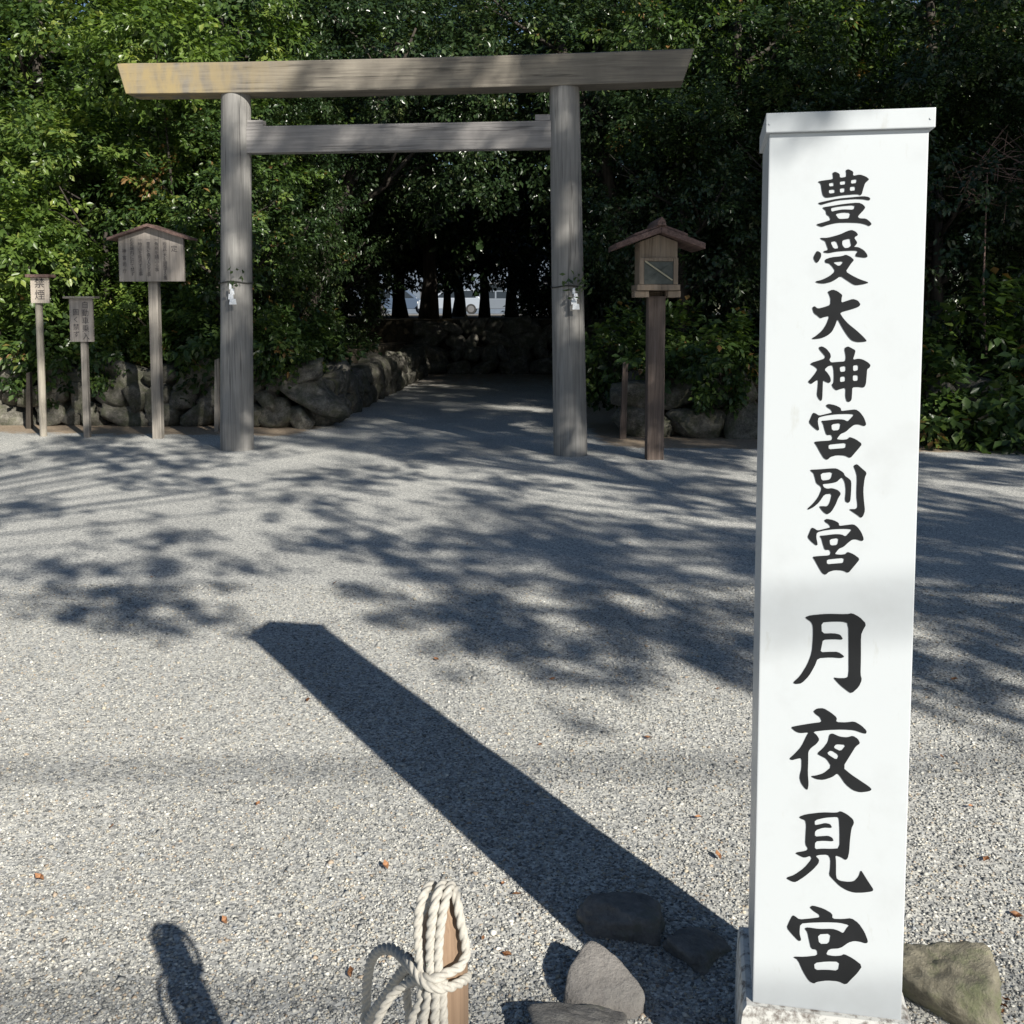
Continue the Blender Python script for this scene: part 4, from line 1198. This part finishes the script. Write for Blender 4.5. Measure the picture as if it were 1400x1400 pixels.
def smooth_path(pts, n=10):
    out = []
    P = [pts[0]] + pts + [pts[-1]]
    for i in range(1, len(P) - 2):
        for k in range(n):
            f = k / n
            p0, p1, p2, p3 = P[i - 1], P[i], P[i + 1], P[i + 2]
            out.append(0.5 * ((2 * p1) + (p2 - p0) * f + (2 * p0 - 5 * p1 + 4 * p2 - p3) * f * f + (3 * p1 - p0 - 3 * p2 + p3) * f ** 3))
    out.append(P[-2])
    return out


def rope_geo(t, pts, r=0.0055, pitch=0.042, n=24):
    """three strand laid rope swept along a path"""
    P = smooth_path([Vector(p) for p in pts], 26)
    rings = []
    tan = (P[1] - P[0]).normalized(); s_ = tan.orthogonal().normalized(); L = 0
    for i, p in enumerate(P):
        if i: L += (P[i] - P[i - 1]).length
        tan = (P[min(i + 1, len(P) - 1)] - P[max(i - 1, 0)]).normalized()
        s_ = (s_ - tan * s_.dot(tan)).normalized(); b_ = tan.cross(s_)
        ring = []
        for k in range(n):
            a = 2 * math.pi * k / n
            rad = r * (0.66 + 0.42 * abs(math.cos(1.5 * (a - L / pitch * 2 * math.pi))))
            ring.append(t.bm.verts.new(p + (s_ * math.cos(a) + b_ * math.sin(a)) * rad))
        rings.append(ring)
    for A, B in zip(rings[:-1], rings[1:]):
        for k in range(n): t.bm.faces.new((A[k], A[(k + 1) % n], B[(k + 1) % n], B[k]))
    t.bm.faces.new(list(reversed(rings[0]))); t.bm.faces.new(rings[-1])


def RP(*q): return [at(u, v, YS + d) for u, v, d in q]


t = MB()
F1, B1 = -0.037, 0.037
rope_geo(t, RP((580, 1345, -0.036), (574, 1310, -0.034), (571, 1275, -0.033), (574, 1240, -0.030), (583, 1217, -0.016), (592, 1211, 0.006), (596, 1225, 0.030), (596, 1280, 0.038), (594, 1345, 0.038)))
rope_geo(t, RP((590, 1345, -0.044), (588, 1310, -0.042), (589, 1272, -0.041), (594, 1238, -0.037), (601, 1215, -0.020), (607, 1209, 0.004), (610, 1225, 0.030), (610, 1280, 0.038), (608, 1345, 0.038)))
rope_geo(t, RP((601, 1345, -0.044), (599, 1312, -0.043), (601, 1278, -0.041), (606, 1245, -0.036), (613, 1218, -0.018), (617, 1211, 0.004), (617, 1226, 0.026), (616, 1280, 0.038), (616, 1345, 0.038)))
rope_geo(t, RP((620, 1213, 0.006), (624, 1228, -0.015), (629, 1255, -0.024), (635, 1285, -0.026), (637, 1305, -0.030), (628, 1322, -0.040), (612, 1330, -0.048), (594, 1338, -0.052), (577, 1336, -0.042), (566, 1326, -0.015), (572, 1325, 0.03), (606, 1330, 0.044), (634, 1332, 0.026), (638, 1336, -0.005), (630, 1343, -0.034), (612, 1350, -0.050), (592, 1350, -0.056), (577, 1340, -0.046), (563, 1318, -0.022), (557, 1308, 0.004)))
rope_geo(t, RP((585, 1350, 0.068), (578, 1300, 0.075), (584, 1245, 0.066), (597, 1217, 0.042), (610, 1216, 0.038), (620, 1245, 0.06), (619, 1300, 0.072), (612, 1350, 0.066)))
rope_geo(t, RP((596, 1350, 0.055), (590, 1300, 0.060), (592, 1240, 0.052), (602, 1214, 0.028), (613, 1216, 0.026), (626, 1250, 0.045), (630, 1300, 0.052), (624, 1345, 0.05)))
rope_geo(t, RP((570, 1335, 0.05), (556, 1345, 0.09), (560, 1400, 0.10), (566, 1480, 0.10), (566, 1600, 0.10)))
for (u0, u1, d) in ((586, 578, -0.048), (597, 594, -0.052), (606, 606, -0.050), (576, 562, -0.040)):
    rope_geo(t, RP((u0, 1340, d), (u0 - 1, 1368, d), (u1, 1400, d), (u1 - 3, 1450, d + 0.004), (u1 - 4, 1520, d + 0.006), (u1 - 2, 1600, d + 0.006)))
rope_geo(t, RP((575, 1338, -0.035), (558, 1345, -0.01), (540, 1356, 0.0), (525, 1377, 0.0), (514, 1402, 0.0), (505, 1450, 0.0), (505, 1520, 0.0)))
rope_geo(t, RP((572, 1332, 0.02), (557, 1316, 0.07), (540, 1300, 0.11), (522, 1298, 0.14), (508, 1312, 0.17), (502, 1340, 0.19), (500, 1375, 0.20), (497, 1420, 0.20), (492, 1480, 0.20)), 0.0068)
rope_geo(t, RP((572, 1336, 0.03), (560, 1322, 0.07), (545, 1335, 0.10), (527, 1362, 0.13), (508, 1388, 0.17), (492, 1420, 0.20), (478, 1470, 0.22)), 0.0068)
tag(t.build('rope', M['rope'], smooth=True), 'thick off white twisted rope looped and knotted over the wooden stake', 'rope')

# ------------------------------------------------------------------ loose gravel stones and fallen leaves
nP = 190000
yy = 1.75 + (rng.random(nP) ** 1.5) * 4.2
xx = (rng.random(nP) - 0.5) * 2 * (0.53 * yy + 0.15)
zz = np.array([gz(a, b) for a, b in zip(xx, yy)])
sz = rng.lognormal(math.log(0.0035), 0.33, nP)
octv = np.array([(1, 0, 0), (-1, 0, 0), (0, 1, 0), (0, -1, 0), (0, 0, 1), (0, 0, -1)], float)
octf = np.array([(0, 2, 4), (2, 1, 4), (1, 3, 4), (3, 0, 4), (2, 0, 5), (1, 2, 5), (3, 1, 5), (0, 3, 5)])
V = octv[None] * rng.uniform(0.7, 1.35, (nP, 6, 1)) + rng.normal(scale=0.22, size=(nP, 6, 3))
ang = rng.random(nP) * 6.28
ca, sa = np.cos(ang)[:, None], np.sin(ang)[:, None]
V[..., 2] *= 0.55
X = V[..., 0] * ca - V[..., 1] * sa; Yv = V[..., 0] * sa + V[..., 1] * ca
V[..., 0], V[..., 1] = X, Yv
V *= sz[:, None, None]
V += np.stack([xx, yy, zz + sz * 0.28], 1)[:, None, :]
me = bpy.data.meshes.new('loose_gravel')
me.vertices.add(nP * 6); me.vertices.foreach_set('co', V.astype(np.float32).reshape(-1))
T = ((np.arange(nP) * 6)[:, None, None] + octf[None]).reshape(-1).astype(np.int32)
me.loops.add(len(T)); me.loops.foreach_set('vertex_index', T)
me.polygons.add(nP * 8); me.polygons.foreach_set('loop_start', np.arange(0, len(T), 3, dtype=np.int32))
me.update(calc_edges=True)
pal = np.array([c for _, c in GRAVEL] + [(0.42, 0.34, 0.27), (0.50, 0.45, 0.37), (0.33, 0.35, 0.38), (0.78, 0.77, 0.74)])
pk = rng.choice(len(pal), nP, p=[0.11, 0.17, 0.21, 0.18, 0.10, 0.04, 0.04, 0.06, 0.07, 0.02])
cc = np.ones((nP * 6, 4), np.float32)
cc[:, :3] = np.repeat(np.clip(pal[pk] * np.array([0.84, 0.83, 0.80]) * rng.uniform(0.8, 1.2, (nP, 1)), 0, 1), 6, 0)
a = me.color_attributes.new('tint', 'FLOAT_COLOR', 'POINT'); a.data.foreach_set('color', cc.reshape(-1))
me.materials.append(M['pebble'])
tag(link('loose_gravel', me), 'loose grey crushed gravel stones covering the near forecourt', 'gravel', kind='stuff')

bm = bmesh.new()
pr = [(0, 0, 0), (0.012, 0.009, 0.006), (0.028, 0.012, 0.004), (0.046, 0.0, 0.010), (0.028, -0.012, 0.006), (0.012, -0.009, 0.008), (0.02, 0, 0.0)]
vs = [bm.verts.new(q) for q in pr]
for i in range(6): bm.faces.new((vs[6], vs[i], vs[(i + 1) % 6]))
bmesh.ops.solidify(bm, geom=bm.faces[:], thickness=0.0006)
lm = bpy.data.meshes.new('fallen_leaf'); bm.to_mesh(lm); bm.free(); lm.materials.append(M['dead_leaf'])
rr = random.Random(12)
for px, py in [(690, 1208), (480, 1340), (118, 835), (455, 800), (978, 945), (935, 1010), (742, 1020), (806, 1272), (838, 1372), (822, 1376), (1330, 1105), (1372, 1370), (1378, 1384), (1366, 1392), (1250, 1362), (700, 1310), (600, 905), (860, 745), (310, 1262), (150, 1130), (1310, 930), (640, 745), (205, 790), (660, 1290), (700, 1225), (530, 1190), (350, 1100), (420, 960), (985, 1180), (760, 930), (1290, 1040), (1345, 1180), (60, 1200), (880, 1010), (960, 1120), (590, 1395), (1268, 1370), (1380, 1250), (250, 1010)]:
    q = ground(px, py)
    if (px, py) in ((838, 1372), (822, 1376)): q = at(px, py, 2.30)
    o = link('fallen_leaf', lm)
    o.location = (q.x, q.y, gz(q.x, q.y) + 0.008 if q.z < 0.02 else q.z)
    o.rotation_euler = (rr.uniform(-0.4, 0.4), rr.uniform(-0.3, 0.3), rr.uniform(0, 6.28))
    k = rr.uniform(0.35, 0.8); o.scale = (k, k, k)
    tag(o, 'small dead orange brown leaf fallen on the gravel', 'leaf', 'fallen leaves on the gravel')
